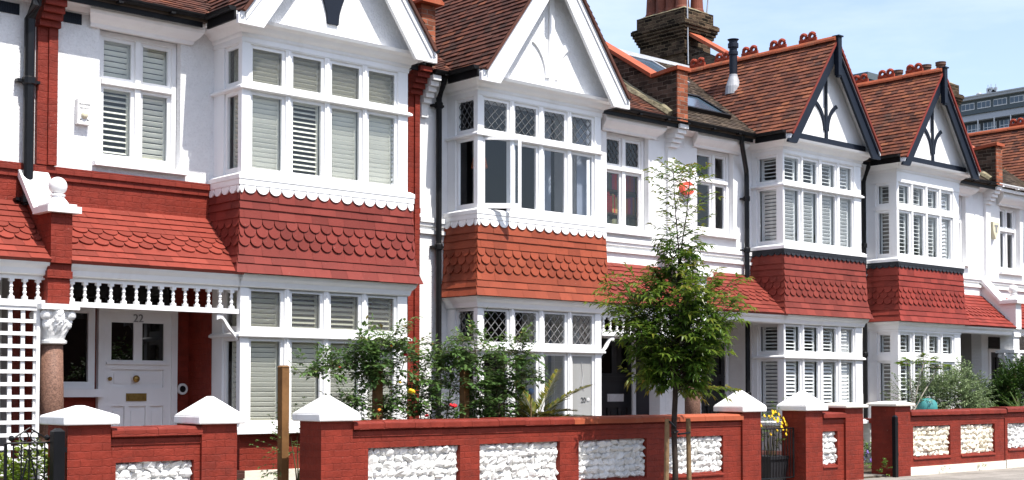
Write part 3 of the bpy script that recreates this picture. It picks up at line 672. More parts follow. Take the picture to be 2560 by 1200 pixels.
    # rooms
    if det:
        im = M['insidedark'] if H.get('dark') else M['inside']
        i = MB(); a, b = P0+.06, P1-.06
        i.box(a, a+.05, YW+.26, 19.2, -1.1+dz, 4.55+dz); i.box(b-.05, b, YW+.26, 19.2, -1.1+dz, 4.55+dz); i.box(a, b, 19.2, 19.3, -1.1+dz, 4.55+dz)
        for z0, z1 in ((-1.16,-1.1),(1.385,1.5),(4.50,4.545)): i.box(a+.06, b-.06, YW+.255 if z0 > 0 else YW+.255, 19.19, z0+dz, z1+dz)
        sx = x0-.15 if L else x1+.15
        i.box(sx-.04, sx+.04, 16.45, 19.18, -1.09+dz, 1.384+dz); i.box(sx-.04, sx+.04, YW+.26, 19.18, 1.505+dz, 4.49+dz)
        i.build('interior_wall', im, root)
    return root

def door(root, X0, X1, Z0, Z1, m, style, fm):
    yd = 16.26
    fr = MB(); fr.box(X0-.08, X0, yd-.03, yd+.14, Z0, Z1+.08); fr.box(X1, X1+.08, yd-.03, yd+.14, Z0, Z1+.08); fr.box(X0, X1, yd-.03, yd+.14, Z1, Z1+.08); fr.build('door_frame', fm, root)
    d = MB(); w = X1-X0; sx = .10*w/.9; s = .105; P = lambda u,z,q: (X0+u, yd+q, z)
    hgt = Z1-Z0; gz0, gz1 = Z1-.60, Z1-.12
    gu = [(s, w/2-.06), (w/2+.06, w-s)]
    # stiles and rails (18 mm proud of the panels)
    d.pbox(P, 0, s, Z0, Z1, 0, .045); d.pbox(P, w-s, w, Z0, Z1, 0, .045)
    rails = [(Z0, Z0+.14), (Z1-1.19, Z1-.95), (gz0-.12, gz0), (gz1, Z1)]
    for a, b in rails: d.pbox(P, s, w-s, a, b, 0, .045)
    d.pbox(P, s, w-s, Z0+.14, gz0-.12, .030, .044)
    for u in ((s+.04, w/3-.06), (w/3+.08, 2*w/3-.08), (2*w/3+.06, w-s-.04)): d.pbox(P, u[0], u[1], Z0+.20, Z1-1.25, .018, .030)
    d.pbox(P, s+.05, w-s-.05, Z1-.90, gz0-.17, .018, .030)
    d.pbox(P, w/2-.06, w/2+.06, gz0, gz1, 0, .045)
    for u in ((w/3-.02, w/3+.04), (2*w/3-.04, 2*w/3+.02)): d.pbox(P, u[0], u[1], Z0+.14, Z1-1.19, 0, .030)
    d.pbox(P, .03, w-.03, gz0-.055, gz0-.025, -.03, 0)
    fl = MB(); fl.box(X0-(.75 if style == 'w' else .02), X1+.02, yd-.005, yd+.03, Z1+.10, Z1+.36); fl.build('fanlight', M['glassdark'], root)
    do = d.build('front_door', m, root)
    g = MB()
    for a, b in gu: g.pbox(P, a, b, gz0, gz1, .02, .03)
    g.build('door_glass', M['glassdark'], do)
    return do

def column(root, cx, cy, z0, z1, cap=True):
    c = MB(); zc = z1-.40
    c.lathe([(.135,z0+.42),(.133,z0+.9),(.118,zc-.05)], cx, cy, 24); ob = c.build('porch_column', M['granite'], root, smooth=True)
    b = MB(); b.box(cx-.22, cx+.22, cy-.22, cy+.22, z0, z0+.16); b.lathe([(.21,z0+.16),(.215,z0+.22),(.18,z0+.27),(.19,z0+.33),(.15,z0+.42)], cx, cy, 24); b.build('column_base', M['stone'], ob)
    k = MB()
    md = lambda a, z: 1 + (.11*math.cos(8*a)+.05*math.cos(16*a+z*40))*max(0, min(1, (z-zc-.02)/.12))
    k.lathe([(.125,zc-.055),(.158,zc-.045),(.162,zc-.015),(.135,zc)], cx, cy, 32)
    k.lathe([(.13,zc+.001),(.15,zc+.05),(.17,zc+.10),(.195,zc+.16),(.205,zc+.20),(.195,zc+.23),(.215,zc+.27),(.215,zc+.31),(.20,zc+.335)], cx, cy, 48, mod=md)
    for s in (-1,1):
        for t in (-1,1):
            k.ball((cx+s*.150, cy+t*.150, zc+.275), .058, .058, .06, 10, 8); k.ball((cx+s*.128, cy+t*.128, zc+.17), .045, .045, .06, 8, 6)
        k.ball((cx+s*.02, cy-.205, zc+.24), .04, .022, .05, 8, 6); k.ball((cx-.205, cy+s*.02, zc+.24), .022, .04, .05, 8, 6)
    k.box(cx-.225, cx+.225, cy-.225, cy+.225, zc+.336, zc+.40); k.build('capital', M['stone'], ob)
    return ob

def party_pier(root, X, dz, m, capm, below=True):
    """brick pier over the porch column with a sloped coping and a stone ball"""
    p = MB(); zb = .865+dz
    p.box(X-.13, X+.13, YB-.06, YB+.26, zb, 1.16+dz); p.box(X-.15, X+.15, YB-.09, YB+.26, 1.16+dz, 1.24+dz)
    p.box(X-.14, X+.14, YB-.075, YB+.26, 1.24+dz, 1.33+dz); p.box(X-.125, X+.125, YB-.12, YB+.26, 1.33+dz, 1.899+dz)
    p.prx([(YB+.26,1.34+dz),(YW+.002,1.34+dz),(YW+.002,2.40+dz),(YB+.26,1.93+dz)], X-.11, X+.11)
    ob = p.build('porch_pier', m, root)
    c = MB(); c.box(X-.20, X+.20, YB-.20, YB+.22, 1.90+dz, 1.975+dz); c.box(X-.16, X+.16, YB-.16, YB+.18, 1.9755+dz, 2.003+dz)
    c.prx([(YB+.221,1.90+dz),(YB+.221,1.985+dz),(YW+.0,2.52+dz),(YW+.0,2.41+dz)], X-.19, X+.17)
    c.build('pier_coping', capm, ob)
    b = MB(); zz = 2.0035+dz; b.lathe([(.13,zz),(.12,zz+.025),(.075,zz+.08),(.07,zz+.09),(.085,zz+.10),(.085,zz+.115),(.06,zz+.125)], X, YB, 20)
    b.ball((X, YB, zz+.215), .105, nu=20, nv=14); b.build('ball_finial', capm, ob, smooth=True)

def pilaster(root, X0, X1, dz, m, z0, corb=True):
    p = MB(); p.box(X0, X1, YW-.06, YW+.004, z0, 4.20+dz)
    if m is M['redbrick']: p.box(X0+(X1-X0)*.52, X1-.004, YW-.085, YW-.06, z0, 4.20+dz)
    for i in range(5): p.box(X0-.01, X1+.01, YW-.075-.055*(i+1), YW+.004, 4.201+dz+i*.075, 4.270+dz+i*.075); p.box(X0+.0, X1-.0, YW-.075-.055*i-.02, YW+.004, 4.270+dz+i*.075, 4.2755+dz+i*.075)
    p.build('pilaster', m, root)

def downpipe(root, pts, m, r=.05, collars=()):
    d = MB(); d.tube(pts, r, 10)
    for (x, y, z) in collars:
        d.lathe([(r*1.15,z-.05),(r*1.35,z-.04),(r*1.35,z+.03),(r*1.15,z+.045)], x, y, 12); d.box(x-r*2.2, x+r*2.2, y+.0, y+.09, z-.02, z+.012)
    d.build('drainpipe', m, root)

def parapet(root, X, dz, front=True):
    """raised party wall crossing the roof, with clay coping and mossy flaunching"""
    zr = lambda y: 4.62+dz+RS*(y-YE)
    p = MB(); yt = 18.9
    p.prx([(YE-.06,4.60+dz),(15.68,4.60+dz),(yt,zr(yt)-.1),(yt,zr(yt)+.52),(15.86,zr(15.86)+.50),(15.50,5.45+dz),(YE-.06,5.47+dz)], X-.13, X+.13); ob = p.build('fire_wall', M['stock'], root)
    f = MB(); f.box(X-.135, X+.135, YE-.09, YE-.061, 4.60+dz, 5.46+dz); f.build('fire_wall_face', M['redstock'], ob)
    c = MB(); y = 15.86
    c.prx([(YE-.13,5.475+dz),(YE-.13,5.54+dz),(15.52,5.52+dz),(15.86,zr(15.86)+.56),(15.86,zr(15.86)+.50),(15.50,5.455+dz)], X-.18, X+.18)
    while y < yt:
        ye = min(y+.62, yt); c.prx([(y+.004,zr(y)+.505),(y+.004,zr(y)+.575),(ye,zr(ye)+.575),(ye,zr(ye)+.505)], X-.19, X+.19); y = ye
    c.build('coping', M['coping'], ob)
    m = MB(); rr = random.Random(5)
    for s in (-1,1):
        n = 16; pts = [(X+s*(.15+rr.uniform(-.015,.015)), YE+.05+i*.16, zr(YE+.05+i*.16)+.05+rr.uniform(-.01,.015)) for i in range(n)]
        m.tube(pts, [.085+rr.uniform(-.012,.015) for _ in range(n)], 8)
    m.build('flaunching', M['moss'], ob)

def chimney(root, X0, X1, Y0, Y1, zb, zt, m, npots, potm, pr=.13, ph=.45, aerial=False):
    c = MB(); c.box(X0, X1, Y0, Y1, zb, zt-.66)
    c.box(X0-.04, X1+.04, Y0-.04, Y1+.04, zt-1.02, zt-.95)
    for i, (o, a, b) in enumerate(((.03,.66,.60),(.06,.60,.53),(.09,.53,.46),(.12,.46,.39),(.15,.39,.30),(.13,.30,.275),(.05,.275,.0))): c.box(X0-o, X1+o, Y0-o, Y1+o, zt-a, zt-b)
    ob = c.build('chimney', m, root)
    f = MB(); f.prism([(X0-.03,Y0-.03,zt),(X1+.03,Y0-.03,zt),(X1+.03,Y1+.03,zt),(X0-.03,Y1+.03,zt)], [(X0+.12,Y0+.1,zt+.09),(X1-.12,Y0+.1,zt+.09),(X1-.12,Y1-.1,zt+.09),(X0+.12,Y1-.1,zt+.09)]); f.build('chimney_flaunching', M['moss'], ob)
    for x, y in npots:
        p = MB(); z = zt+.04; p.lathe([(pr*1.12,z),(pr*1.1,z+.05),(pr,z+.09),(pr*.86,z+ph*.8),(pr*.9,z+ph*.82),(pr*1.04,z+ph*.86),(pr*1.0,z+ph*.92),(pr*1.06,z+ph),(pr*.7,z+ph),(pr*.7,z+ph-.1)], x, y, 18); p.build('chimney_pot', potm, ob, smooth=False)
    if aerial:
        a = MB(); a.tube([(X1+.05,Y0+.25,zt-.9),(X1+.22,Y0+.12,zt+1.6)], .018, 6); a.tube([(X0+.02,Y0-.10,zt-1.3),(X0-.02,Y0-.10,zt+1.2)], .016, 6); a.box(X0-.02, X0+.06, Y0-.12, Y0+.0, zt-.4, zt-.37); a.build('aerial_pole', M['steel'], ob)
    return ob

# ------------------------------------------------------------------ the terrace
def shift(c, d): return [(a+d, b+d) for a, b in c]
def tilt22(ground, up, ci, front, rnd):
    if ground: return (34 if ci else -58) if up else -64
    if up: return -50
    return (-62, 34, -64, -66)[ci] if front else -40
def tilt18(ground, up, ci, front, rnd):
    return 24 if up else (48 if ground and front else -46)
def tilt16(ground, up, ci, front, rnd): return 18
base = dict(strings=[(2.455,2.525,.05),(2.40,2.455,.025),(2.285,2.34,.04)], stringmat=M['whitebrick'], zmid=2.49, upmat=M['render'], lomat=M['whitebrick'], basemat=M['greybrick'], porchmat=M['whitebrick'],
    shut=None, tilt=tilt18, deco='y', tw=.062, rx=.50, rz=.56, timbermat=M['navy'], barge=M['navy'], white=False, wv=.34, gablemat=M['render'], finial=(.62,.10), verge=M['tile18'], rooftile=M['rooforange'],
    mainroof=M['roofdark'], guttermat=M['gutter'], apron=M['charcoal'], frieze=False, hood=.12, dz=0., apw=.145, aptip=2.43)
redp = dict(strings=[(2.47,2.55,.05),(2.395,2.47,.025)], stringmat=M['redtrim'], zmid=2.65, upmat=M['dash'], lomat=M['redbrick'], basemat=M['redbrick'], porchmat=M['redbrick'], dz=.1, apron=M['timber'], frieze=True, apw=.186, aptip=2.37,
    white=True, wv=.43, barge=M['timber'], gablemat=M['dash'], verge=M['roofbrown'], rooftile=M['roofbrown'], mainroof=M['roofbrown'], tile=M['tile22'], porchtile=M['porch22'])
CE = [(.17,.61),(.78,1.22),(1.39,1.84),(2.0,2.44)]
HS = []
HS.append({**base, **redp, 'seed': 11, 'P0': .95, 'P1': 6.6, 'typ': 'R', 'x0': 1.5, 'W': 2.65, 'xc': 2.83, 'h': 1.58, 'cells': CE, 'side': (.14,.48), 'win': (4.75,5.85,2.79,4.44,3.80,[5.3]), 'porchmat': M['whitebrick'],
    'porchholes': [(4.92,6.0,-1.12,1.06)], 'deco': 'fleur', 'fx': 2.83, 'finial': None, 'det': True, 'label': 'pebbledashed house at the left edge with white lattice by its porch'})
HS.append({**base, **redp, 'seed': 12, 'P0': 6.6, 'P1': 12.4, 'typ': 'L', 'x0': 9.0, 'W': 2.65, 'xc': 10.32, 'h': 1.58, 'cells': CE, 'side': (.10,.40), 'shut': True, 'tilt': tilt22, 'obscure': True,
    'win': (7.42,8.52,2.79,4.44,3.80,[7.98]), 'winshut': lambda i, up: (32 if i == 0 else -58) if not up else -62, 'porchholes': [(6.98,7.66,-.01,1.04),(7.70,8.80,-1.12,1.06)], 'deco': 'fleur', 'fx': 10.30, 'finial': None,
    'label': 'white and crimson house with number 22 on its door and cream shutters'})
HS.append({**base, 'seed': 13, 'P0': 12.4, 'P1': 17.83, 'typ': 'R', 'x0': 12.94, 'W': 2.58, 'xc': 14.275, 'h': 1.555, 'cells': [(.15,.60),(.765,1.195),(1.37,1.80),(1.965,2.40)], 'side': (.12,.47), 'leaded': True, 'open': True, 'frosted': True, 'dark': True,
    'win': (16.38,17.42,2.66,4.32,3.72,[16.9]), 'porchholes': [(16.62,17.66,-1.22,.97)], 'white': True, 'wv': .43, 'barge': M['timber'], 'timbermat': M['timber'], 'gablemat': M['dash'], 'verge': M['roofbrown'], 'rooftile': M['roofbrown'], 'mainroof': M['roofbrown'],
    'tw': .10, 'rx': .46, 'rz': .62, 'tx': .05, 'finial': (.64,.05), 'tile': M['tile20'], 'porchtile': M['tile18'], 'apron': M['timber'], 'apw': .182, 'aptip': 2.375, 'frieze': True,
    'label': 'all white house with leaded windows, one casement open and orange red hung tiles'})
HS.append({**base, 'seed': 14, 'P0': 17.83, 'P1': 23.62, 'typ': 'L', 'x0': 20.27, 'W': 2.5, 'xc': 21.47, 'h': 1.47, 'cells': [(.09,.52),(.66,1.09),(1.25,1.67),(1.83,2.23)], 'side': (.17,.56), 'shut': True, 'shutwhite': True, 'tilt': tilt18, 'pitch': .066, 'stile': .05,
    'win': (18.70,19.72,2.80,4.32,3.76,[19.28]), 'porchholes': [(18.0,18.62,.05,.92),(19.34,20.22,-1.22,.97)], 'crests': [15.28,15.98,16.66,17.34,18.0], 'tile': M['tile18'], 'porchtile': M['tile18'], 'verge': M['tile18'], 'leadridge': True,
    'label': 'white house with navy gable timbers and five red ridge crests, behind the street tree'})
HS.append({**base, 'seed': 15, 'P0': 23.62, 'P1': 28.72, 'typ': 'R', 'x0': 24.03, 'W': 2.4, 'xc': 25.215, 'h': 1.475, 'cells': [(.13,.50),(.66,1.04),(1.21,1.57),(1.74,2.11)], 'side': (.2,.44), 'shut': True, 'shutwhite': True, 'tilt': tilt16, 'pitch': .078, 'flat': True,
    'zU': {'low': (2.73,3.56), 'up': (3.75,4.11), 'tr': (3.61,3.70)}, 'zG': {'low': (-.32,.52), 'up': (.74,1.09), 'tr': (.57,.69)},
    'win': (27.1,27.95,2.80,4.32,3.74,[27.52]), 'porchholes': [(27.0,27.95,-1.22,.97)], 'crests': [15.29,15.96,16.6], 'tile': M['tile16'], 'porchtile': M['tile16'], 'verge': M['tile16'],
    'label': 'white house with navy gable timbers above bare louvred windows, right of the black drainpipe'})
HS.append({**base, 'seed': 16, 'P0': 28.72, 'P1': 34.4, 'typ': 'L', 'x0': 31.0, 'W': 2.45, 'xc': 32.2, 'h': 1.47, 'cells': [(.09,.52),(.66,1.09),(1.25,1.67),(1.83,2.23)], 'side': (.17,.56),
    'win': (29.48,30.42,2.72,4.26,3.70,[29.95]), 'porchholes': [(28.85,29.25,-.3,1.22),(29.9,30.8,-1.22,.97)], 'crests': [15.28,15.98,16.66], 'tile': M['tile16'], 'porchtile': M['tile16'], 'verge': M['tile16'], 'guttermat': M['timber'],
    'label': 'white house at the right edge with a white gutter and shield shaped alarm'})
HOUSE = [house(h) for h in HS]

# things that belong to single houses
def doors():
    h = HOUSE[1]
    d = door(h, 7.78, 8.72, -1.02, .97, M['timber'], 'w', M['timber'])
    b = MB(); b.lathe([(.001,-.02),(.02,-.018),(.034,.0),(.02,.02),(.001,.022)], 0, 0, 14)
    for nm, x, z, r in (('door_knob', 8.22, .13, 1.25), ('door_lock', 7.86, .13, .7)):
        k = MB(); k.ball((x, 16.235, z), .038*r, .03, .038*r, 12, 8); k.box(x-.012, x+.012, 16.235, 16.262, z-.012, z+.012); k.build(nm, M['brass'], d, smooth=True)
    k = MB(); k.box(8.09,8.37,16.245,16.259,-.155,-.055); k.box(8.12,8.34,16.238,16.245,-.135,-.078); k.build('letter_plate', M['brass'], d)
    text_mesh('22', .145, .006, 'door_number', M['textgrey'], d, (8.25, 16.252, .862))
    casement_side(h, 6.98, 7.66, .0, 1.04, M['glassdark'])
    k = MB(); k.lathe([(.075,0),(.075,.02),(.05,.03),(.001,.03)], 0, 0, 18)
    kb = MB(); n = 20
    for r0, r1, y0, y1, mi in ((.045,.075,16.27,16.299,0),(0.0,.044,16.28,16.299,1)):
        pr = [(8.90+r1*math.cos(2*math.pi*i/n), .0+r1*math.sin(2*math.pi*i/n)) for i in range(n)]; kb.pry(pr, y0 if r0 else y0-.012, y1, mi)
    kb.build('doorbell', [M['stone'], M['black']], h)
    h = HOUSE[2]
    d = door(h, 16.70, 17.58, -1.15, .87, M['blackdoor'], 'b', M['timber'])
    k = MB(); k.box(16.96,17.36,16.244,16.259,-.215,-.085); k.box(17.0,17.32,16.238,16.244,-.195,-.105); k.build('letter_plate', M['plate'], d)
    h = HOUSE[3]
    casement_side(h, 18.0, 18.62, .05, .92, M['glassdark'])
    door(h, 19.42, 20.14, -1.15, .87, M['blackdoor'], 'b', M['timber'])
    door(HOUSE[0], 5.0, 5.92, -1.02, .97, M['timber'], 'w', M['timber'])
    door(HOUSE[4], 27.08, 27.87, -1.15, .87, M['blackdoor'], 'b', M['timber'])
    h = HOUSE[5]; casement_side(h, 28.85, 29.25, -.3, 1.22, M['glassdark']); door(h, 29.98, 30.72, -1.15, .87, M['blackdoor'], 'b', M['timber'])
def casement_side(h, X0, X1, Z0, Z1, g):
    f = MB(); y = 16.25; o = .09
    f.box(X0,X0+o,y,y+.1,Z0,Z1); f.box(X1-o,X1,y,y+.1,Z0,Z1); f.box(X0+o,X1-o,y,y+.1,Z1-o,Z1); f.box(X0+o,X1-o,y,y+.1,Z0,Z0+o)
    w = f.build('porch_window', M['timber'], h); q = MB(); q.box(X0+o-.01,X1-o+.01,y+.04,y+.05,Z0+o-.01,Z1-o+.01); q.build('window_glass', g, w)
    s = MB(); s.box(X0-.06,X1+.08,y-.13,y+.02,Z0-.10,Z0-.001); s.build('window_sill', M['timber'], w)
doors()
for i, X, m, cm in ((1, 6.6, M['redbrick'], M['cap']), (3, 17.84, M['whitebrick'], M['cap']), (5, 28.72, M['whitebrick'], M['cap'])):
    dz = .1 if i == 1 else 0.
    column(HOUSE[i], X, YB+.10, -1.12+dz, .865+dz); party_pier(HOUSE[i], X, dz, m, cm)
    pt = MB(); pt.box(X-.055, X+.055, YB+.36, 16.29, -1.119+dz, 1.329+dz)
    if i == 1: pt.build('porch_partition', m, HOUSE[i])
pilaster(HOUSE[1], 6.62, 6.86, .1, M['redbrick'], 2.66); pilaster(HOUSE[1], 12.16, 12.36, .1, M['redbrick'], -1.3)
pilaster(HOUSE[2], 12.405, 12.53, .0, M['render'], 4.0); pilaster(HOUSE[3], 17.86, 18.06, 0., M['render'], 2.53); pilaster(HOUSE[5], 28.74, 28.94, 0., M['render'], 2.53)
pilaster(HOUSE[0], .97, 1.17, .1, M['redbrick'], 2.66)
downpipe(HOUSE[0], [(6.50,15.38,4.66),(6.50,15.42,4.5),(6.50,15.60,4.35),(6.50,15.60,2.15)], M['black'], .062, [(6.50,15.60,3.62),(6.50,15.60,2.22)])
downpipe(HOUSE[2], [(12.63,15.38,4.58),(12.64,15.42,4.48),(12.70,15.60,4.30),(12.70,15.60,-1.3)], M['gutter'], .045, [(12.70,15.60,2.1),(12.70,15.60,4.2),(12.70,15.60,.1)])
downpipe(HOUSE[3], [(19.62,15.40,4.58),(19.62,15.42,4.46),(19.98,15.60,4.0),(20.0,15.61,3.9),(20.0,15.61,-1.3)], M['black'], .045, [(20.0,15.61,3.5),(20.0,15.61,2.55),(20.0,15.61,-.1)])
downpipe(HOUSE[4], [(23.70,15.40,4.58),(23.72,15.45,4.46),(23.78,15.60,4.2),(23.78,15.60,-1.3)], M['gutter'], .045, [(23.78,15.60,2.9),(23.78,15.60,.7)])
# rain gully strap, air bricks, alarm boxes, lamp
def airbrick(h, x0, x1, z0, z1, m):
    a = MB(); a.box(x0,x1,YW-.012,YW+.001,z0,z1)
    n = 7
    for i in range(n):
        for j in range(3):
            u = x0+.02+(x1-x0-.04)*(i+.5)/n; v = z0+.015+(z1-z0-.03)*(j+.5)/3; a.box(u-.006,u+.006,YW-.017,YW-.012,v-.014,v+.014)
    a.build('air_brick', m, h)
airbrick(HOUSE[0], 6.16, 6.41, 4.40, 4.53, M['navy']); airbrick(HOUSE[1], 6.95, 7.18, 4.42, 4.55, M['navy']); airbrick(HOUSE[2], 17.50, 17.70, 4.30, 4.43, M['render']); airbrick(HOUSE[3], 18.14, 18.36, 4.26, 4.38, M['render']); airbrick(HOUSE[4], 28.3, 28.5, 4.28, 4.42, M['render'])
a = MB(); a.box(7.11, 7.28, 15.62, 15.699, 3.20, 3.50); ab = a.build('alarm_box', M['cap'], HOUSE[1]); tag(ab, 'white alarm box with round cream lamp')
k = MB(); k.ball((7.195, 15.61, 3.31), .042, .03, .045, 14, 8); k.build('alarm_lamp', M['cream'], ab, smooth=True)
text_mesh('CRAWFORD', .026, .001, 'alarm_lettering', M['text'], ab, (7.195, 15.618, 3.432)); text_mesh('SECURITY', .026, .001, 'alarm_lettering', M['textgrey'], ab, (7.195, 15.618, 3.385))
k = MB(); k.box(7.14,7.16,15.617,15.62,3.245,3.262); k.box(7.23,7.25,15.617,15.62,3.245,3.262); k.build('alarm_fixing', M['text'], ab)
a = MB(); n = 20; pr = [(18.36+.155*math.cos(2*math.pi*i/n), 3.53+.115*math.sin(2*math.pi*i/n)) for i in range(n)]; a.pry(pr, 15.60, 15.699)
ab = a.build('alarm_box', M['redplastic'], HOUSE[3]); tag(ab, 'red rounded alarm box with pale panel')
k = MB(); k.box(18.36,18.49,15.594,15.60,3.50,3.58); 
for q in range(4): k.box(18.26,18.34,15.595,15.60,3.47+.03*q,3.48+.03*q)
k.build('alarm_panel', M['cap'], ab)
a = MB(); a.pry([(28.98,3.82),(29.26,3.80),(29.24,3.62),(29.10,3.42),(28.99,3.62)], 15.60, 15.699); ab = a.build('alarm_box', M['cream'], HOUSE[5]); tag(ab, 'cream shield shaped alarm box')
k = MB(); k.box(29.09,29.15,15.594,15.60,3.58,3.70); k.box(29.05,29.20,15.594,15.60,3.71,3.75); k.build('alarm_panel', M['textgrey'], ab)
a = MB(); a.box(29.20,29.30,16.18,16.30,1.10,1.28); a.prism([(29.12,16.0,1.08),(29.34,16.0,1.08),(29.34,16.0,1.22),(29.12,16.0,1.22)],[(29.18,16.2,1.14),(29.3,16.2,1.14),(29.3,16.2,1.26),(29.18,16.2,1.26)]); a.build('security_lamp', M['black'], HOUSE[5])
# number and emblem on the frosted pane of the white house
text_mesh('20', .115, .002, 'house_number', M['text'], HOUSE[2], (15.16, 15.043, -.21))
k = MB(); k.ball((15.27, 15.042, -.165), .035, .004, .03, 10, 6); k.tube([(15.12,15.042,.42),(15.15,15.042,.2),(15.12,15.042,.05),(15.17,15.042,-.02)], .005, 5); k.build('pane_emblem', M['plate'], HOUSE[2])
# roof structures
parapet(HOUSE[3], 17.84, 0.); parapet(HOUSE[5], 28.72, 0.); parapet(HOUSE[1], 6.6, .1)
w = MB(); w.box(12.27,12.53,YE+.1,17.2,4.66,5.62); w.build('fire_wall', M['redstock'], HOUSE[2])
c = MB(); c.pry([(12.20,5.621),(12.60,5.621),(12.60,5.66),(12.40,5.80),(12.20,5.66)], YE-.02, 17.2); c.build('coping', M['coping'], HOUSE[2])
w = MB(); w.prx([(17.0,4.7),(20.1,4.7),(20.1,7.8),(18.0,6.75),(17.0,6.1)], 23.55, 23.83); w.build('fire_wall', M['stock'], HOUSE[3])
c = MB()
for q in range(5):
    y = 17.0+.62*q; f = lambda y: 6.1+.63*(y-17.0)+.02; c.prx([(y+.004,f(y)),(y+.004,f(y)+.08),(y+.62,f(y+.62)+.08),(y+.62,f(y+.62))], 23.49, 23.89)
c.build('coping', M['coping'], HOUSE[3])
chimney(HOUSE[3], 23.40, 24.32, 20.0, 21.35, 4.8, 8.60, M['stockyellow'], [(23.62,20.25+.30*i) for i in range(4)] + [(24.08,20.2),(24.10,20.62),(24.08,21.1)], M['pot'], .15, .62, True)
chimney(HOUSE[5], 33.95, 34.75, 19.75, 21.35, 4.8, 8.50, M['stockyellow'], [(34.3,19.97+.45*i) for i in range(4)], M['potdark'], .14, .58)
chimney(HOUSE[1], 12.0, 12.8, 20.0, 21.3, 4.8, 8.7, M['stockyellow'], [(12.4,20.25+.35*i) for i in range(4)], M['pot'], .14, .6)
# flue on the gable roof and skylights on the main roof
f = MB(); x, y, z = 21.0, 16.7, 5.80
f.lathe([(.17,z-.06),(.15,z+.10),(.085,z+.30),(.08,z+.34)], x, y, 18, 0); f.lathe([(.078,z+.341),(.078,z+.72),(.095,z+.73),(.095,z+.79),(.078,z+.80),(.078,z+.86),(.105,z+.87),(.105,z+.95),(.085,z+.96),(.085,z+1.0),(.115,z+1.03)], x, y, 18, 1)
f.build('roof_flue', [M['lead'], M['navy']], HOUSE[3], smooth=False)
def skylight(h, X0, X1, y0, y1, dz, m):
    s = MB(); nl = math.hypot(1,RS); P = lambda u,t,l: (u, YE-.06+t/nl - l*RS/nl, 4.60+dz+RS*t/nl + l/nl); t0, t1 = (y0-YE+.06)*nl, (y1-YE+.06)*nl; w = .07
    for a, b, c_, d_ in ((X0,X0+w,t0,t1),(X1-w,X1,t0,t1),(X0+w,X1-w,t0,t0+w),(X0+w,X1-w,t1-w,t1)): s.hexa([P(a,c_,0),P(b,c_,0),P(b,d_,0),P(a,d_,0),P(a,c_,.09),P(b,c_,.09),P(b,d_,.09),P(a,d_,.09)])
    o = s.build('skylight', m, h); g = MB(); g.hexa([P(X0+w,t0+w,.03),P(X1-w,t0+w,.03),P(X1-w,t1-w,.03),P(X0+w,t1-w,.03),P(X0+w,t0+w,.06),P(X1-w,t0+w,.06),P(X1-w,t1-w,.06),P(X0+w,t1-w,.06)]); g.build('skylight_glass', M['modernglass'], o)
skylight(HOUSE[3], 18.55, 19.95, 15.95, 16.75, 0., M['gutter']); skylight(HOUSE[3], 18.5, 20.6, 17.5, 18.5, 0., M['lead'])
# things seen through the windows of the white house
b = MB(); rr = random.Random(3)
for z in (2.60, 3.02, 3.42):
    x = 16.72
    while x < 17.66:
        w = rr.uniform(.03,.07); hh = rr.uniform(.24,.36); b.box(x, x+w-.003, 16.12, 16.3, z, z+hh, 0, rr.random() if z > 2.7 else rr.uniform(.66,.8)); x += w
    b.box(16.70, 17.70, 16.08, 16.34, z-.035, z-.002, 1)
b.box(16.68,17.72,16.34,16.37,1.51,3.9,1); b.box(16.66,16.699,16.06,16.37,1.51,3.9,1); b.box(17.701,17.74,16.06,16.37,1.51,3.9,1)
o = b.build('bookcase', [M['bookred'], M['shelf']], None, org=(17.2,16.2,1.5)); tag(o, 'bookcase of red books seen through the upstairs window beside the leaded bay', 'bookcase')
l = MB(); l.lathe([(.05,3.58),(.10,3.575),(.13,3.42),(.128,3.42),(.098,3.57),(.05,3.575)], 13.75, 15.9, 16); l.tube([(13.75,15.9,3.58),(13.75,15.9,4.48)], .006, 6)
o = l.build('lamp_shade', M['orange'], None, org=(13.75,15.9,3.5)); tag(o, 'orange lamp shade hanging behind the open upstairs casement', 'lamp')
for X0, X1, z0, z1, y in ((15.2,15.42,2.7,4.3,15.22),(14.55,14.9,2.68,4.3,15.5),(14.95,15.0,-.6,1.1,15.6)):
    c = MB(); n = 14
    for i in range(n): 
        a, b_ = X0+(X1-X0)*i/n, X0+(X1-X0)*(i+1)/n; c.face([(a,y+.03*(i%2),z0),(b_,y+.03*((i+1)%2),z0),(b_,y+.03*((i+1)%2),z1),(a,y+.03*(i%2),z1)])
    c.build('curtain', M['curtain'], HOUSE[2])

# ------------------------------------------------------------------ front garden walls
YG = 12.5
def flint_panel(mb, X0, X1, Z0, Z1, y, rnd, size=.085):
    mb.box(X0, X1, y-.002, y+.06, Z0, Z1, 0, .5)
    nz = max(1, round((Z1-Z0)/(size*.72)))
    for j in range(nz):
        z = Z0+(j+.5)*(Z1-Z0)/nz; x = X0 + rnd.uniform(-.02,.03)
        while x < X1-.02:
            w = size*rnd.uniform(.55,1.55); h = (Z1-Z0)/nz*rnd.uniform(.85,1.25); w = min(w, X1-x)
            i0 = len(mb.v); fc = len(mb.f)
            mb.ball((x+w/2, y-.004+rnd.uniform(-.006,.014), z+rnd.uniform(-.012,.012)), w*.57, rnd.uniform(.032,.075), h*.56, 7, 5, 0, .28, rnd)
            an = rnd.uniform(-.5,.5); cx, cz = x+w/2, z; ca, sa = math.cos(an), math.sin(an)
            for k in range(i0, len(mb.v)):
                p = mb.v[k]; dx, dz_ = p[0]-cx, p[2]-cz; px, pz = cx+dx*ca-dz_*sa, cz+dx*sa+dz_*ca
                mb.v[k] = (min(max(px, X0-.004), X1+.004), min(p[1], y+.03), min(max(pz, Z0-.004), Z1+.004))
            r = rnd.random()
            for k in range(fc, len(mb.r)): mb.r[k] = r
            x += w*.93
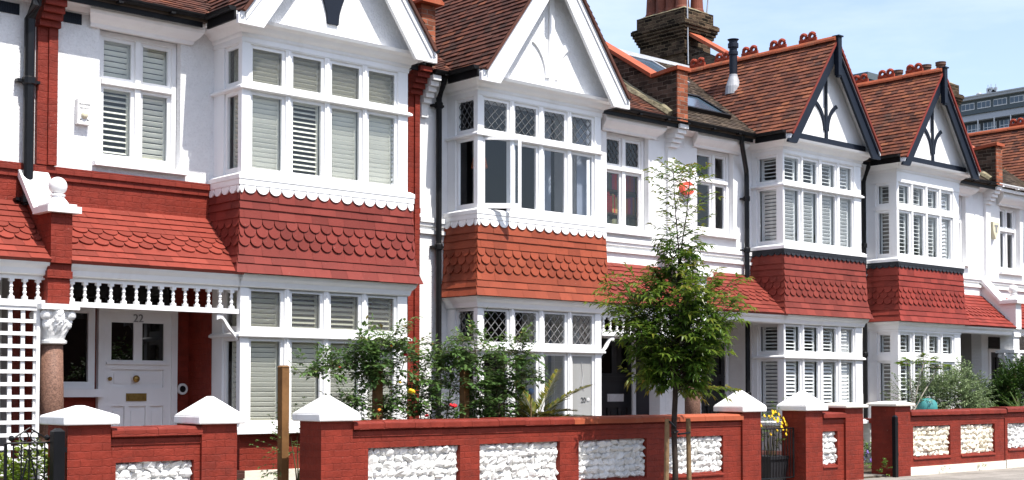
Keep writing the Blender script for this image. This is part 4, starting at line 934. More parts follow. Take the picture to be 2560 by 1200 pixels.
def pier(root, X0, X1, zt, style, m=None):
    p = MB(); d = X1-X0; p.box(X0, X1, YG-.035, YG-.035+d, G-.1, zt); ob = p.build('gate_pier', m or M['redbrick'], root)
    c = MB(); o = .065; y0, y1 = YG-.035-o, YG-.035+d+o; cx, cy = (X0+X1)/2, YG-.035+d/2
    if style == 'flat':
        c.box(X0-o, X1+o, y0, y1, zt+.001, zt+.045); z = zt+.046; i = [(X0-o,y0,z),(X1+o,y0,z),(X1+o,y1,z),(X0-o,y1,z)]; q = .12; c.prism(i, [(X0+q,y0+q+o,z+.035),(X1-q,y0+q+o,z+.035),(X1-q,y1-q-o,z+.035),(X0+q,y1-q-o,z+.035)])
    else:
        c.box(X0-o, X1+o, y0, y1, zt+.001, zt+.085); z = zt+.0855; i = [(X0-o,y0,z),(X1+o,y0,z),(X1+o,y1,z),(X0-o,y1,z)]; e = .03; c.prism(i, [(cx-e,cy-e,z+style),(cx+e,cy-e,z+style),(cx+e,cy+e,z+style),(cx-e,cy+e,z+style)])
    ob2 = c.build('pier_cap', M['capcream'] if style == 'flat' else M['cap'], ob)
    bv = ob2.modifiers.new('edge', 'BEVEL'); bv.width = .014; bv.segments = 2; bv.limit_method = 'ANGLE'
def run(root, X0, X1, zc, panels, rnd, flint, copm, zbase=None, pz=(-.665,-1.19), size=.115, seg=.5, low=None):
    w = MB(); holes = [(a, b, pz[1], pz[0]) for a, b in panels]
    wall_boxes(w, X0, X1, YG, YG+.24, G-.1, zc-.08, holes); w.build('wall', M['redbrick'], root)
    bw = MB(); bw.box(X0, X1, YG-.012, YG-.0, zc-.165, zc-.105)
    for a, b in panels: bw.prx([(YG-.0,pz[1]-.04),(YG-.02,pz[1]-.04),(YG-.02,pz[1]-.02),(YG+.05,pz[1]+.02),(YG+.05,pz[1]-.04)], a-.0, b+.0)
    bw.build('wall_moulding', M['redtrim'], root)
    for a, b in panels:
        f = MB(); flint_panel(f, a, b, pz[1], pz[0], YG+.075, rnd, size); f.build('flint_panel', flint, root)
    c = MB(); x = X0; nn = max(1, round((X1-X0)/seg)); dx = (X1-X0)/nn
    for i in range(nn):
        a, b = X0+i*dx+.002, X0+(i+1)*dx-.002; j = rnd.uniform(-.003,.003); mi = 0 if not low or a < low else 1
        c.prx([(YG-.06,zc-.08+j),(YG+.30,zc-.08+j),(YG+.30,zc-.02+j),(YG+.28,zc+.012+j),(YG-.03,zc+.004+j),(YG-.058,zc-.02+j)], a, b, mi)
    c.build('coping', copm, root)
    if zbase:
        b = MB(); b.box(X0-.0, X1, YG-.03, YG+.02, G-.1, zbase); b.build('plinth', M['plinth'], root)
rw = random.Random(21)
grp = 'garden walls with flint panels'
A = thing('garden_wall', (6.5,YG,G), 'short low red wall with one white flint panel between pointed piers, before door 22', 'wall', grp)
run(A, 6.05, 7.04, -.385, [(6.12,6.97)], rw, M['flint'], M['redtrim'], pz=(-.72,-1.24)); pier(A, 5.61, 6.05, -.345, .10); pier(A, 7.04, 7.45, -.36, .20)
Bw = thing('garden_wall', (12.2,YG,G), 'long red garden wall with four white flint panels behind the street tree', 'wall', grp)
run(Bw, 8.92, 15.84, -.37, [(9.16,10.51),(10.82,12.17),(12.51,13.81),(14.19,15.44)], rw, M['flint'], [M['redtrim'], M['coping']], low=12.2, seg=.43); pier(Bw, 8.50, 8.92, -.355, .20); pier(Bw, 15.84, 16.27, -.335, .23)
Cw = thing('garden_wall', (18.1,YG,G), 'narrow red wall with a single small flint panel between a pointed and a flat pier', 'wall', grp)
run(Cw, 17.82, 18.44, -.37, [(17.86,18.27)], rw, M['flint'], M['redtrim'], pz=(-.66,-1.19)); pier(Cw, 17.38, 17.82, -.335, .22); pier(Cw, 18.44, 18.93, -.30, 'flat')
Dw = thing('garden_wall', (21.9,YG,G), 'red garden wall with two cream flint panels on a cream base', 'wall', grp)
run(Dw, 20.32, 23.53, -.365, [(20.46,21.65),(22.0,23.19)], rw, M['flintcream'], M['redtrim'], zbase=-1.31, pz=(-.625,-1.15), seg=.6); pier(Dw, 19.86, 20.32, -.285, 'flat')
Ew = thing('garden_wall', (26.0,YG,G), 'red garden wall with white flint panels running off the right edge', 'wall', grp)
run(Ew, 23.56, 28.4, -.34, [(23.66,24.9),(25.3,26.5),(26.9,28.1)], rw, M['flint'], M['redtrim'], zbase=-1.30, pz=(-.63,-1.10), seg=.6)
p = MB(); p.box(22.93, 23.99, 14.95, 15.15, G, -.66); lw = p.build('low_wall', M['greybrick'], None, org=(23.4,15,G)); tag(lw, 'low pale brick wall with red coping beyond the gate gap between the two navy gabled houses', 'wall')
p = MB(); p.box(22.90, 24.0, 14.90, 15.17, -.659, -.57); p.build('coping', M['redtrim'], lw)

# gates
def gate(X0, X1, y, zt, label, name='iron_gate', fancy=False, ang=0., bars=9):
    t = thing(name, (X1, y, G+.05), label, 'gate', 'iron gates'); 
    ca, sa = math.cos(ang), math.sin(ang); W_ = X1-X0
    Q = lambda u, z: (X1-u*ca, y+u*sa, z)
    g = MB(); zb = G+.10
    for z in (zb, zt): g.tube([Q(0,z),Q(W_,z)], .011, 6)
    for i in range(bars+1): g.tube([Q(W_*i/bars,zb),Q(W_*i/bars,zt)], .016 if i in (0,bars) else .007, 6)
    g.build('gate_bars', M['black'], t)
    if fancy:
        s = MB(); m_ = W_/2
        s.tube([Q(W_*.1,zt+.02),Q(W_*.25,zt+.07),Q(m_,zt+.14),Q(W_*.75,zt+.07),Q(W_*.9,zt+.02)], .008, 6)
        for sg in (-1,1):
            for zc, r in ((zt+.06,.045),(zt-.10,.045)):
                pts = [Q(m_+sg*(.05+r*math.cos(a)*.9), zc+r*math.sin(a)) for a in [2*math.pi*k/12 for k in range(13)]]; s.tube(pts, .007, 5)
            s.tube([Q(m_+sg*.02,zt-.15),Q(m_+sg*.08,zt-.4),Q(m_+sg*.13,zt-.62)], .008, 5)
            s.ball(Q(m_+sg*W_*.38,zt+.045), .028)
        s.build('gate_scroll', M['black'], t)
    return t
gate(5.05, 5.50, 12.55, -.505, 'black wrought iron gate with scrolls in front of the white lattice', fancy=True, bars=6)
gate(16.32, 17.33, 12.66, -.60, 'plain black railing gate closed before the yellow flowers', bars=14)
def gatepost(x, y, zt, label, w=.05):
    p = MB(); p.box(x-w, x+w, y-w*.8, y+w*.8, G, zt); p.prism([(x-w,y-w*.8,zt),(x+w,y-w*.8,zt),(x+w,y+w*.8,zt),(x-w,y+w*.8,zt)], [(x-w*.4,y-w*.3,zt+.03),(x+w*.4,y-w*.3,zt+.03),(x+w*.4,y+w*.3,zt+.03),(x-w*.4,y+w*.3,zt+.03)])
    for z in (-.6,-1.1): p.box(x+w, x+w+.03, y-.02, y+.02, z, z+.05)
    o = p.build('gate_post', M['black'], None, org=(x,y,G)); tag(o, label, 'post', 'black gate posts')
gatepost(5.50, 12.44, -.40, 'black square gate post beside the ornate gate at left', .055)
gatepost(7.52, 12.72, -.36, 'thin black gate post behind the right pier of door 22', .03)
gatepost(19.78, 12.42, -.46, 'black gate post standing before the flat capped pier', .04)

# ------------------------------------------------------------------ ground
def sheet(name, x0, x1, y0, y1, z, m, n=1):
    b = MB(); b.face([(x0,y0,z),(x1,y0,z),(x1,y1,z),(x0,y1,z)]); o = b.build(name, m, None, org=((x0+x1)/2,(y0+y1)/2,z)); tag(o, kind='structure'); return o
sheet('ground', -600, 900, -500, 900, G-.16, M['ground'])
b = MB(); b.box(-60, 140, 9.9, 12.62, G-.14, G); o = b.build('pavement', M['paving'], None, org=(20,11,G)); tag(o, kind='structure')
b = MB(); b.box(-60, 140, 9.72, 9.895, G-.15, G-.004); o = b.build('kerb', M['modernpale'], None, org=(20,9.8,G)); tag(o, kind='structure')
sheet('road', -60, 140, -1.5, 9.7, G-.125, M['asphalt'])
b = MB(); b.box(-60, 140, -4.5, -1.7, G-.14, G); o = b.build('pavement', M['paving'], None, org=(20,-3,G)); tag(o, kind='structure')
b = MB(); b.box(-20, 60, 12.63, 15.72, G-.12, G+.02); o = b.build('garden_soil', M['soil'], None, org=(20,14,G)); tag(o, kind='structure')
for x0, x1 in ((18.97,19.83), (7.5,8.45), (4.4,5.5), (16.3,17.35)):
    b = MB(); b.box(x0, x1, 12.632, 15.0, G+.0, G+.032); o = b.build('garden_path', M['paving'], None, org=(x0,14,G)); tag(o, kind='structure')

# ------------------------------------------------------------------ planting
def leaf(mb, p, d, L, w, r, fold=.25, droop=.15):
    d = Vector(d).normalized(); side = d.cross(Vector((0,0,1)))
    if side.length < .05: side = Vector((1,0,0))
    side.normalize(); up = side.cross(d); p = Vector(p)
    m = p + d*L*.45; tip = p + d*L - Vector((0,0,1))*L*droop; i = len(mb.v)
    mb.v.extend([tuple(p), tuple(m+side*w*.5+up*w*fold), tuple(tip), tuple(m-side*w*.5+up*w*fold), tuple(m-Vector((0,0,1))*L*droop*.15)])
    mb.idx((i,i+4,i+2,i+1), 0, r); mb.idx((i,i+3,i+2,i+4), 0, r)
def rdir(rnd, zmin=-1, zmax=1):
    a = rnd.uniform(0, 2*math.pi); z = rnd.uniform(zmin, zmax); q = math.sqrt(max(0,1-z*z)); return Vector((q*math.cos(a), q*math.sin(a), z))
def sprig(mb, sb, p0, d, length, rnd, n, L, w, c0, c1, sr=.003, droop=.35, bend=.25, fold=.25):
    p = Vector(p0); d = Vector(d).normalized(); pts = [p.copy()]; st = length/n
    for i in range(n):
        d = (d + Vector((rnd.uniform(-1,1), rnd.uniform(-1,1), rnd.uniform(-1,.8)))*bend*.5).normalized(); p = p + d*st; pts.append(p.copy())
        for s in (-1, 1):
            sd = d.cross(Vector((0,0,1)))
            if sd.length < .1: sd = Vector((1,0,0))
            ld = (d*.7 + sd.normalized()*s*rnd.uniform(.5,1.1) + Vector((0,0,rnd.uniform(-droop*1.4,.25)))).normalized()
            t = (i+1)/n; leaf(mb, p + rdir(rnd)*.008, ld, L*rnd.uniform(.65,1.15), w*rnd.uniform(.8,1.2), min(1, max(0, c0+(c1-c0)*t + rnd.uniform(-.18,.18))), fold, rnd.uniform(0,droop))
    leaf(mb, p, d, L*.9, w, min(1,max(0,c1+rnd.uniform(-.1,.2))), fold, droop)
    sb.tube(pts, [sr*(1-.6*k/n) for k in range(n+1)], 4)

def street_tree():
    rnd = random.Random(44); bx, by = 13.47, 11.7
    t = thing('street_tree', (bx,by,G), 'slender young street tree with bronze tipped drooping leaves in front of the red wall', 'tree')
    tr = MB(); lf = MB(); tw = MB()
    trunk = [(bx,by,G-.05),(bx+.005,by,-1.0),(bx-.01,by+.01,-.5),(bx+.01,by,-.1),(bx+.03,by+.01,.25),(bx+.05,by,.8),(bx+.10,by+.02,1.35)]
    tr.tube(trunk, [.042,.038,.036,.035,.030,.024,.016], 10)
    la = [(bx+.10,by+.02,1.35),(bx+.02,by-.06,1.8),(bx-.08,by-.10,2.25),(bx-.16,by-.14,2.62),(bx-.18,by-.15,2.80)]
    lb = [(bx+.10,by+.02,1.35),(bx+.20,by+.06,1.8),(bx+.32,by+.06,2.3),(bx+.39,by+.06,2.75),(bx+.41,by+.06,2.94)]
    tr.tube(la, [.013,.010,.007,.005,.002], 6); tr.tube(lb, [.014,.011,.008,.005,.002], 6)
    env = [(-.05,.15),(.1,.28),(.3,.42),(.6,.64),(.9,.86),(1.15,1.0),(1.32,.97),(1.44,.60),(1.6,.45)]
    def er(z):
        for (a, ra), (b, rb) in zip(env, env[1:]):
            if a <= z <= b: return ra + (rb-ra)*(z-a)/(b-a)
        return env[0][1] if z < env[0][0] else env[-1][1]
    def trunkpt(z):
        for a, b in zip(trunk, trunk[1:]):
            if a[2] <= z <= b[2]: f = (z-a[2])/(b[2]-a[2]); return Vector(a)*(1-f) + Vector(b)*f
        return Vector(trunk[-1])
    def env_(z): return er(min(1.62, max(-.05, z)))
    nb = 112
    for i in range(nb):
        while True:
            ze = rnd.uniform(.18, 1.60)
            if rnd.random() < (env_(ze)/.98)**1.3: break
        az = i*2.39996 + rnd.uniform(-.4,.4); Rr = env_(ze)*rnd.uniform(.50,1.08); z0 = max(.0, min(1.3, ze - Rr*rnd.uniform(.55,.95) - .05)); p0 = trunkpt(z0)
        h = Vector((math.cos(az), math.sin(az), 0)); end = Vector((p0.x, p0.y, 0)) + h*Rr + Vector((0,0,ze))
        mid = (p0+end)/2 + Vector((0,0,rnd.uniform(-.03,.06))) + h*.05; pts = [p0, mid, end]; tw.tube(pts, [.009,.006,.002], 5)
        for k in range(9):
            s = .20 + .80*(k+rnd.random())/9; q = p0*(1-s)*(1-s) + mid*2*s*(1-s) + end*s*s
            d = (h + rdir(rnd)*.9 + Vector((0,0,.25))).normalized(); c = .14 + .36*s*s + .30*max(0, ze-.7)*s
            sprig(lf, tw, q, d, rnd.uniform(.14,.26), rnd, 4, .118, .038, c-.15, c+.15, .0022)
    for i in range(4):       # low side shoots
        az = (-.5,.1,2.9,-.9)[i]; p0 = trunkpt(-.02+.03*i); h = Vector((math.cos(az), math.sin(az), 0)); ln = (.66,.26,.62,.22)[i]
        for k in range(14):
            s = (k+1)/14; sprig(lf, tw, p0+h*ln*s+Vector((0,0,.02-.02*s+(.14*s if i == 2 else 0))), h+rdir(rnd)*.6, .18, rnd, 4, .115, .036, .35, .8, .0025)
        tw.tube([p0, p0+h*ln*.5+Vector((0,0,.06)), p0+h*ln+Vector((0,0,.02))], [.009,.006,.003], 5)
    for ld, n in ((la, 40), (lb, 44)):
        for i in range(n):
            f = (i+.5)/n; k = min(len(ld)-2, int(f*(len(ld)-1))); g = f*(len(ld)-1)-k; q = Vector(ld[k])*(1-g)+Vector(ld[k+1])*g
            az = i*2.4; h = Vector((math.cos(az), math.sin(az), 0)); ln = (.26 if f < .30 else .34) * rnd.uniform(.6,1.35)*(1 if f < .85 else .7)
            e = q + h*ln + Vector((0,0,ln*.45)); tw.tube([q, e], [.004,.0015], 4)
            sprig(lf, tw, q+(e-q)*.2, e-q, ln*.8, rnd, 4, .125, .032, .35, .78, .002)
            if f < .34:
                for _ in range(4): sprig(lf, tw, q+h*ln*rnd.random()*.8+rdir(rnd)*.06, h+rdir(rnd)*.8, .14, rnd, 3, .11, .036, .1, .5, .002)
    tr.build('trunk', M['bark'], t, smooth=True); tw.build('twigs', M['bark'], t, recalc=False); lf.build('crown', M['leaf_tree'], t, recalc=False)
    print('tree faces', len(lf.f))
    ti = MB(); ti.tube([(bx+.04*math.cos(a), by+.04*math.sin(a), -.585+.004*k) for k, a in enumerate([2*math.pi*j/10 for j in range(11)])], .012, 6); ti.tube([(bx+.03,by-.03,-.585),(13.72,11.66,-.57)], .014, 6); ti.tube([(bx-.02,by-.03,-.50),(13.32,11.66,-.42)], .014, 6); ti.build('tree_tie', M['black'], t)
    for x, lab, lean in ((13.32, 'weathered wooden stake left of the street tree trunk', .03), (13.735, 'weathered wooden stake right of the street tree trunk', -.02)):
        s = MB(); s.tube([(x-lean,11.7,G-.05),(x-lean*.4,11.7,-.9),(x,11.7,-.385)], [.034,.033,.031], 9); o = s.build('tree_stake', M['stake'], None, org=(x,11.7,G)); tag(o, lab, 'stake', 'stakes of the street tree')
street_tree()

def rose(label, bx, by, canes, rnd, flowers, extra=()):
    t = thing('rose_bush', (bx,by,G), label, 'rose bush', 'climbing roses in the front garden'); lf = MB(); st = MB()
    def compound(p, d, c):
        d = (d + rdir(rnd)*.7).normalized(); sd = d.cross(Vector((0,0,1))); sd = sd.normalized() if sd.length > .1 else Vector((1,0,0)); L = rnd.uniform(.06,.095)
        st.tube([p, p+d*L*1.6], [.0015,.001], 3)
        for f, s in ((.6,1),(.6,-1),(1.15,1),(1.15,-1),(1.6,0)):
            leaf(lf, p+d*L*f, d*.5+sd*s+Vector((0,0,rnd.uniform(-.5,.2))) if s else d, L, L*.62, min(1,max(0,c+rnd.uniform(-.2,.2))), .12, rnd.uniform(0,.3))
    for pts, dens, side in canes:
        pts = [Vector(p) for p in pts]; st.tube(pts, [.011-.008*k/(len(pts)-1) for k in range(len(pts))], 5)
        tot = sum((b-a).length for a, b in zip(pts, pts[1:])); n = int(tot*dens*.60)
        for i in range(n):
            f = (i+rnd.random())/n; g = f*(len(pts)-1); k = min(len(pts)-2, int(g)); q = pts[k]+(pts[k+1]-pts[k])*(g-k)
            ln = rnd.uniform(.2,1.65)*side; d = (rdir(rnd,-.2,.9)); e = q+d*ln; 
            if rnd.random() < .5: st.tube([q,(q+e)/2+Vector((0,0,.03)),e], [.004,.003,.0015], 4)
            for m_ in range(4): compound(q+(e-q)*rnd.uniform(.2,1), d, .25+.5*f*rnd.random()+.2*(e.z > .55))
    lf.build('foliage', M['leaf_rose'], t, recalc=False); st.build('stems', M['stem'], t, recalc=False)
    for (x, y, z, r, m) in flowers:
        f = MB()
        for k in range(14):
            a = k*2.4; rr = r*(.35+.65*k/14); c = Vector((x+math.cos(a)*rr*.55, y+math.sin(a)*rr*.45-.01, z+rnd.uniform(-.3,.3)*r)); f.ball(c, r*.42, r*.30, r*.36, 7, 5, 0, .12, rnd)
        f.build('rose_flower', M[m], t, smooth=True)
rr = random.Random(8)
rose('climbing rose on the brown post before the crimson bay, with yellow blooms', 10.0, 13.5,
    [([(10.02,13.5,G),(10.0,13.45,-.5),(9.98,13.45,.2),(10.1,13.4,.6)], 46, .34), ([(9.95,13.5,G),(9.98,13.4,0.),(9.7,13.35,.30),(9.2,13.3,.20),(8.85,13.3,.15)], 40, .20), ([(10.0,13.4,.1),(9.7,13.35,.45),(9.5,13.3,.42)], 60, .26),
     ([(10.05,13.5,-.4),(10.3,13.45,.1),(10.5,13.45,.55)], 44, .24), ([(9.9,13.4,.05),(10.0,13.4,.5),(10.15,13.4,.66)], 70, .26), ([(9.9,13.5,G),(9.6,13.4,-.3),(9.4,13.3,-.05)], 40, .20), ([(10.2,13.5,G),(10.45,13.4,-.3),(10.6,13.4,-.1)], 34, .2)],
    rr, [(10.31,13.2,-.03,.06,'petal_yellow'),(10.22,13.2,.42,.032,'petal_red'),(9.25,13.2,.25,.022,'petal_red'),(10.0,13.2,.52,.022,'petal_orange'),(9.75,13.1,-.25,.028,'petal_orange'),(10.1,13.15,.08,.024,'petal_yellow')])
rose('rose between the drainpipe and the dark post, with a pair of red blooms', 10.9, 13.5,
    [([(10.9,13.5,G),(10.85,13.5,-.4),(10.95,13.45,.2),(11.05,13.45,.55)], 44, .30), ([(10.95,13.5,G),(11.1,13.4,0.),(11.2,13.4,.45)], 44, .28), ([(10.8,13.5,G),(10.65,13.45,-.2),(10.7,13.4,.3)], 34, .24), ([(10.9,13.5,-.8),(11.2,13.4,-.3),(11.3,13.4,-.1)], 30, .22)],
    rr, [(10.86,13.1,-.20,.036,'petal_red'),(10.93,13.12,-.21,.046,'petal_red'),(10.55,13.2,-.33,.03,'petal_red')])
rose('dense rose spreading over the leaded ground floor window', 11.7, 13.5,
    [([(11.7,13.5,G),(11.65,13.45,-.3),(11.55,13.4,.3),(11.5,13.4,.62)], 54, .30), ([(11.75,13.5,G),(11.9,13.4,0.),(12.1,13.4,.40),(12.3,13.4,.50)], 52, .28), ([(11.7,13.5,-.5),(12.05,13.4,-.05),(12.35,13.4,.20),(12.45,13.4,.12)], 62, .26), ([(11.6,13.5,-.6),(11.5,13.4,0.),(11.4,13.4,.40)], 50, .26), ([(11.8,13.4,-.6),(12.0,13.4,-.2),(12.2,13.4,.05)], 60, .24)], rr, [])
def post(x, y, zt, w, lab, cap=False):
    p = MB(); p.box(x-w, x+w, y-w, y+w, G-.05, zt); p.prism([(x-w-.008,y-w-.008,zt),(x+w+.008,y-w-.008,zt),(x+w+.008,y+w+.008,zt),(x-w-.008,y+w+.008,zt)],[(x-w*.7,y-w*.7,zt+.02),(x+w*.7,y-w*.7,zt+.02),(x+w*.7,y+w*.7,zt+.02),(x-w*.7,y+w*.7,zt+.02)])
    o = p.build('wooden_post', M['wood'], None, org=(x,y,G)); tag(o, lab, 'post', 'wooden posts in the front garden')
post(8.55, 13.3, .25, .047, 'bare brown wooden post standing clear in the gate gap'); post(9.97, 13.42, .24, .047, 'brown wooden post wrapped by the rose with yellow blooms'); post(11.32, 13.38, .26, .045, 'dark wooden post half hidden in the dense rose')
# small ground rose behind the bare post
def shrub(name, label, cat, c, rad, n, m, L, w, rnd, seedz=None, stems=5, up=.2, group=None, cc=(.2,.7), flowers=None, nodes=4, sl=.22):
    t = thing(name, (c[0],c[1],G), label, cat, group); lf = MB(); st = MB()
    for i in range(n):
        d = rdir(rnd, -.55, 1); q = rnd.uniform(.35,1)**.6; bump_ = 1+.22*math.sin(5*d.x+3*d.z+c[0])*math.cos(4*d.y+2*d.z)
        p = Vector((c[0]+d.x*rad[0]*q*bump_, c[1]+d.y*rad[1]*q*bump_, c[2]+d.z*rad[2]*q*bump_))
        if p.z < G+.05: continue
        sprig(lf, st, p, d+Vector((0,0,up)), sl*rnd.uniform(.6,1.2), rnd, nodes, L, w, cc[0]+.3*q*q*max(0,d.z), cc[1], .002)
    for i in range(stems):
        d = rdir(rnd, .2, .9); e = Vector((c[0]+d.x*rad[0]*.7, c[1]+d.y*rad[1]*.7, c[2]+d.z*rad[2]*.6)); b = Vector((c[0]+rnd.uniform(-.06,.06), c[1]+rnd.uniform(-.06,.06), G)); st.tube([b,(b+e)/2+Vector((0,0,.1)),e],[.012,.008,.003],5)
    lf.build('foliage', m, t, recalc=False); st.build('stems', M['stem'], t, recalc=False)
    if flowers:
        for k in range(flowers[0]):
            d = rdir(rnd, -.1, 1); d.y = -abs(d.y); p = Vector((c[0]+d.x*rad[0]*1.02, c[1]+d.y*rad[1]*1.02, c[2]+d.z*rad[2]*1.02)); f = MB()
            for q in range(6): a = q*1.05; f.ball(p+Vector((math.cos(a)*flowers[2]*.6, -.004*q, math.sin(a)*flowers[2]*.6)), flowers[2]*.5, flowers[2]*.3, flowers[2]*.5, 6, 4)
            f.ball(p+Vector((0,-.01,0)), flowers[2]*.45, flowers[2]*.4, flowers[2]*.45, 6, 4); f.build('flower', M[flowers[1]], t, smooth=True)
    return t
r2 = random.Random(31)
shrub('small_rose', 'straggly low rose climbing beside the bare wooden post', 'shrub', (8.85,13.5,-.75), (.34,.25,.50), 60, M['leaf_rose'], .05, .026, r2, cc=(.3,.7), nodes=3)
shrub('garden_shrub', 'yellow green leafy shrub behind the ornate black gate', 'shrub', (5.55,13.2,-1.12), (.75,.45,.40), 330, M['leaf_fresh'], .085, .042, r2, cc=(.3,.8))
shrub('flowering_shrub', 'arching shrub full of yellow flowers growing in the dark planter', 'shrub', (17.2,12.98,-.68), (.30,.22,.34), 46, M['leaf_weed'], .06, .022, r2, cc=(.2,.8), flowers=(34,'petal_yellow',.026), stems=8, nodes=3)
b = MB(); b.prism([(16.98,12.84,G+.03),(17.42,12.84,G+.03),(17.42,13.2,G+.03),(16.98,13.2,G+.03)], [(16.93,12.80,-1.08),(17.47,12.80,-1.08),(17.47,13.24,-1.08),(16.93,13.24,-1.08)]); b.box(16.91,17.49,12.78,13.26,-1.08,-1.03); o = b.build('planter', M['planter'], None, org=(17.2,13,G)); tag(o, 'dark grey square planter under the yellow flowers behind the railing gate', 'planter')
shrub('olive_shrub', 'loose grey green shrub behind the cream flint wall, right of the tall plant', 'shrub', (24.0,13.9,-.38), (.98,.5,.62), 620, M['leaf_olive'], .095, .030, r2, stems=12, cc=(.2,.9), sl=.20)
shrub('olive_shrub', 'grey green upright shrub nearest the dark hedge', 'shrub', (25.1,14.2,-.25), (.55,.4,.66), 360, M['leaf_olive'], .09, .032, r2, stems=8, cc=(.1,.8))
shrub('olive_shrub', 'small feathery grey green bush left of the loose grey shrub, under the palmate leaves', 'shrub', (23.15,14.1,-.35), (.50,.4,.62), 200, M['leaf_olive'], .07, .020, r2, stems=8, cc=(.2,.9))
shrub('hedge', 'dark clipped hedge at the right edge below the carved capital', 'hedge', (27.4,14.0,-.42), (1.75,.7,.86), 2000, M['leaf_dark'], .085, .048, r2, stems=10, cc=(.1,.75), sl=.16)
shrub('flower_clump', 'green clump with purple flowers by the stone path', 'plant', (21.55,14.0,-1.32), (.42,.25,.20), 90, M['leaf_weed'], .07, .045, r2, cc=(.3,.8), flowers=(14,'petal_purple',.035), stems=0)
shrub('weed', 'small green weed at the foot of the black gate post', 'plant', (19.62,12.52,-1.32), (.05,.05,.13), 22, M['leaf_weed'], .05, .038, r2, stems=0, cc=(.3,.9), nodes=1, sl=.05)
for (x, lab) in ((21.3, 'dry weed tuft at the cream wall base, nearer the flat pier'), (22.6, 'low green weed tuft along the foot of the cream wall base')):
    shrub('weed', lab, 'plant', (x,12.42,G+.03), (.16,.04,.04), 22, M['leaf_weed'], .035, .018, r2, stems=0, cc=(.3,.9), nodes=2, sl=.05)
def frond_plant(name, label, cat, c, fronds, m, L, rnd, pinn=26, pl=.20, pw=.014):
    t = thing(name, (c[0],c[1],G), label, cat); lf = MB(); st = MB()
    for (az, el, ln, dr) in fronds:
        d = Vector((math.cos(az)*math.cos(el), math.sin(az)*math.cos(el), math.sin(el))); p = Vector(c); pts = [p.copy()]; n = 12
        for k in range(n): d = (d + Vector((0,0,-dr/n))).normalized(); p = p + d*ln/n; pts.append(p.copy())
        st.tube(pts, [.010*(1-.8*k/n) for k in range(n+1)], 4)
        for k in range(pinn):
            f = .15+.85*k/pinn; g = f*n; i = min(n-1,int(g)); q = pts[i]+(pts[i+1]-pts[i])*(g-i); dd = (pts[i+1]-pts[i]).normalized(); sd = dd.cross(Vector((0,0,1))); sd = sd.normalized() if sd.length > .1 else Vector((1,0,0))
            for s in (-1,1): leaf(lf, q, dd*.75+sd*s*.7+Vector((0,0,rnd.uniform(.0,.35))), pl*(1.1-.75*f)*rnd.uniform(.8,1.1), pw, rnd.random()*.7+.3*f, .1, .1)
    lf.build('fronds', m, t, recalc=False); st.build('stems', M['stem'], t, recalc=False); return t
fr = [(-.1,.7,1.1,.5),(-.3,.2,1.0,.3),(3.4,.15,.9,.3),(3.3,.55,.85,.5),(3.0,.25,.75,.5),(2.6,.9,.7,.4),(.3,.95,.95,.3),(-.2,.4,.65,.7),(.0,.15,.7,.6),(-1.2,.6,.6,.7),(1.5,1.0,.7,.4),(4.2,.5,.6,.6),(2.2,.5,.7,.6),(.8,.35,.8,.5)]
frond_plant('palm', 'yellowing palm with feathery fronds behind the long wall', 'palm', (12.80,13.6,-.44), fr, M['leaf_palm'], .8, r2, 34, .26, .030)
fr2 = [(a*.7,.85+.3*math.sin(a*3),.55,.35) for a in range(12)]
frond_plant('fern', 'bright green upright fern in front of the dark hedge', 'fern', (25.35,13.1,-.52), fr2, M['leaf_weed'], .5, r2, 20, .09, .016)
def tall_plant():
    t = thing('tall_plant', (22.55,13.8,G), 'tall bare stemmed plant with large palmate leaves behind the flat capped pier', 'plant'); lf = MB(); st = MB(); rnd = random.Random(6)
    stems = [[(22.62,13.8,G),(22.60,13.8,-.35),(22.42,13.75,.1),(22.33,13.7,.44)], [(22.62,13.8,-.4),(22.9,13.75,-.05),(23.15,13.72,.2),(23.25,13.7,.40)], [(22.62,13.8,-.3),(22.75,13.78,.1),(22.9,13.75,.5)]]
    for s in stems:
        st.tube(s, [.014,.012,.010,.007][:len(s)], 7); tip = Vector(s[-1])
        for k in range(9):
            d = rdir(rnd, .0, .7); e = tip + d*rnd.uniform(.10,.20); st.tube([tip,e],[.005,.003],4)
            for j in range(7):
                a = (j-3)*.42; sd = d.cross(Vector((0,0,1))); sd = sd.normalized() if sd.length > .1 else Vector((1,0,0))
                leaf(lf, e, d*math.cos(a)+sd*math.sin(a)-Vector((0,0,.15)), rnd.uniform(.13,.17), .055, rnd.uniform(.2,.9), .1, .2)
    lf.build('foliage', M['leaf_fresh'], t, recalc=False); st.build('stems', M['palestem'], t)
tall_plant()
c = MB(); n = 18; c.lathe([(.19,-.62),(.195,-.35),(.185,-.26),(.14,-.205),(.07,-.175),(.001,-.17)], 22.98, 13.75, 26, mod=lambda a, z: 1+.03*math.sin(7*a+z*9)); o = c.build('teal_cover', M['teal'], None, smooth=True, org=(22.95,13.75,-.62)); tag(o, 'rounded teal plastic cover showing above the cream flint wall', 'cover')
s = MB(); s.box(22.72,23.18,13.55,13.98,G+.02,-.622); o = s.build('garden_table', M['shelf'], None, org=(22.95,13.75,G)); tag(o, 'low wooden stand holding the teal cover', 'table')
b = MB(); b.ball((12.46,13.35,-.03), .045, nu=14, nv=10); o = b.build('garden_ornament', M['blueball'], None, smooth=True, org=(12.46,13.35,G)); tag(o, 'pale blue glass ball on a cane above the palm', 'ornament')
s = MB(); s.tube([(12.46,13.35,G),(12.46,13.35,-.07)], .008, 6); s.build('cane', M['stake'], o)
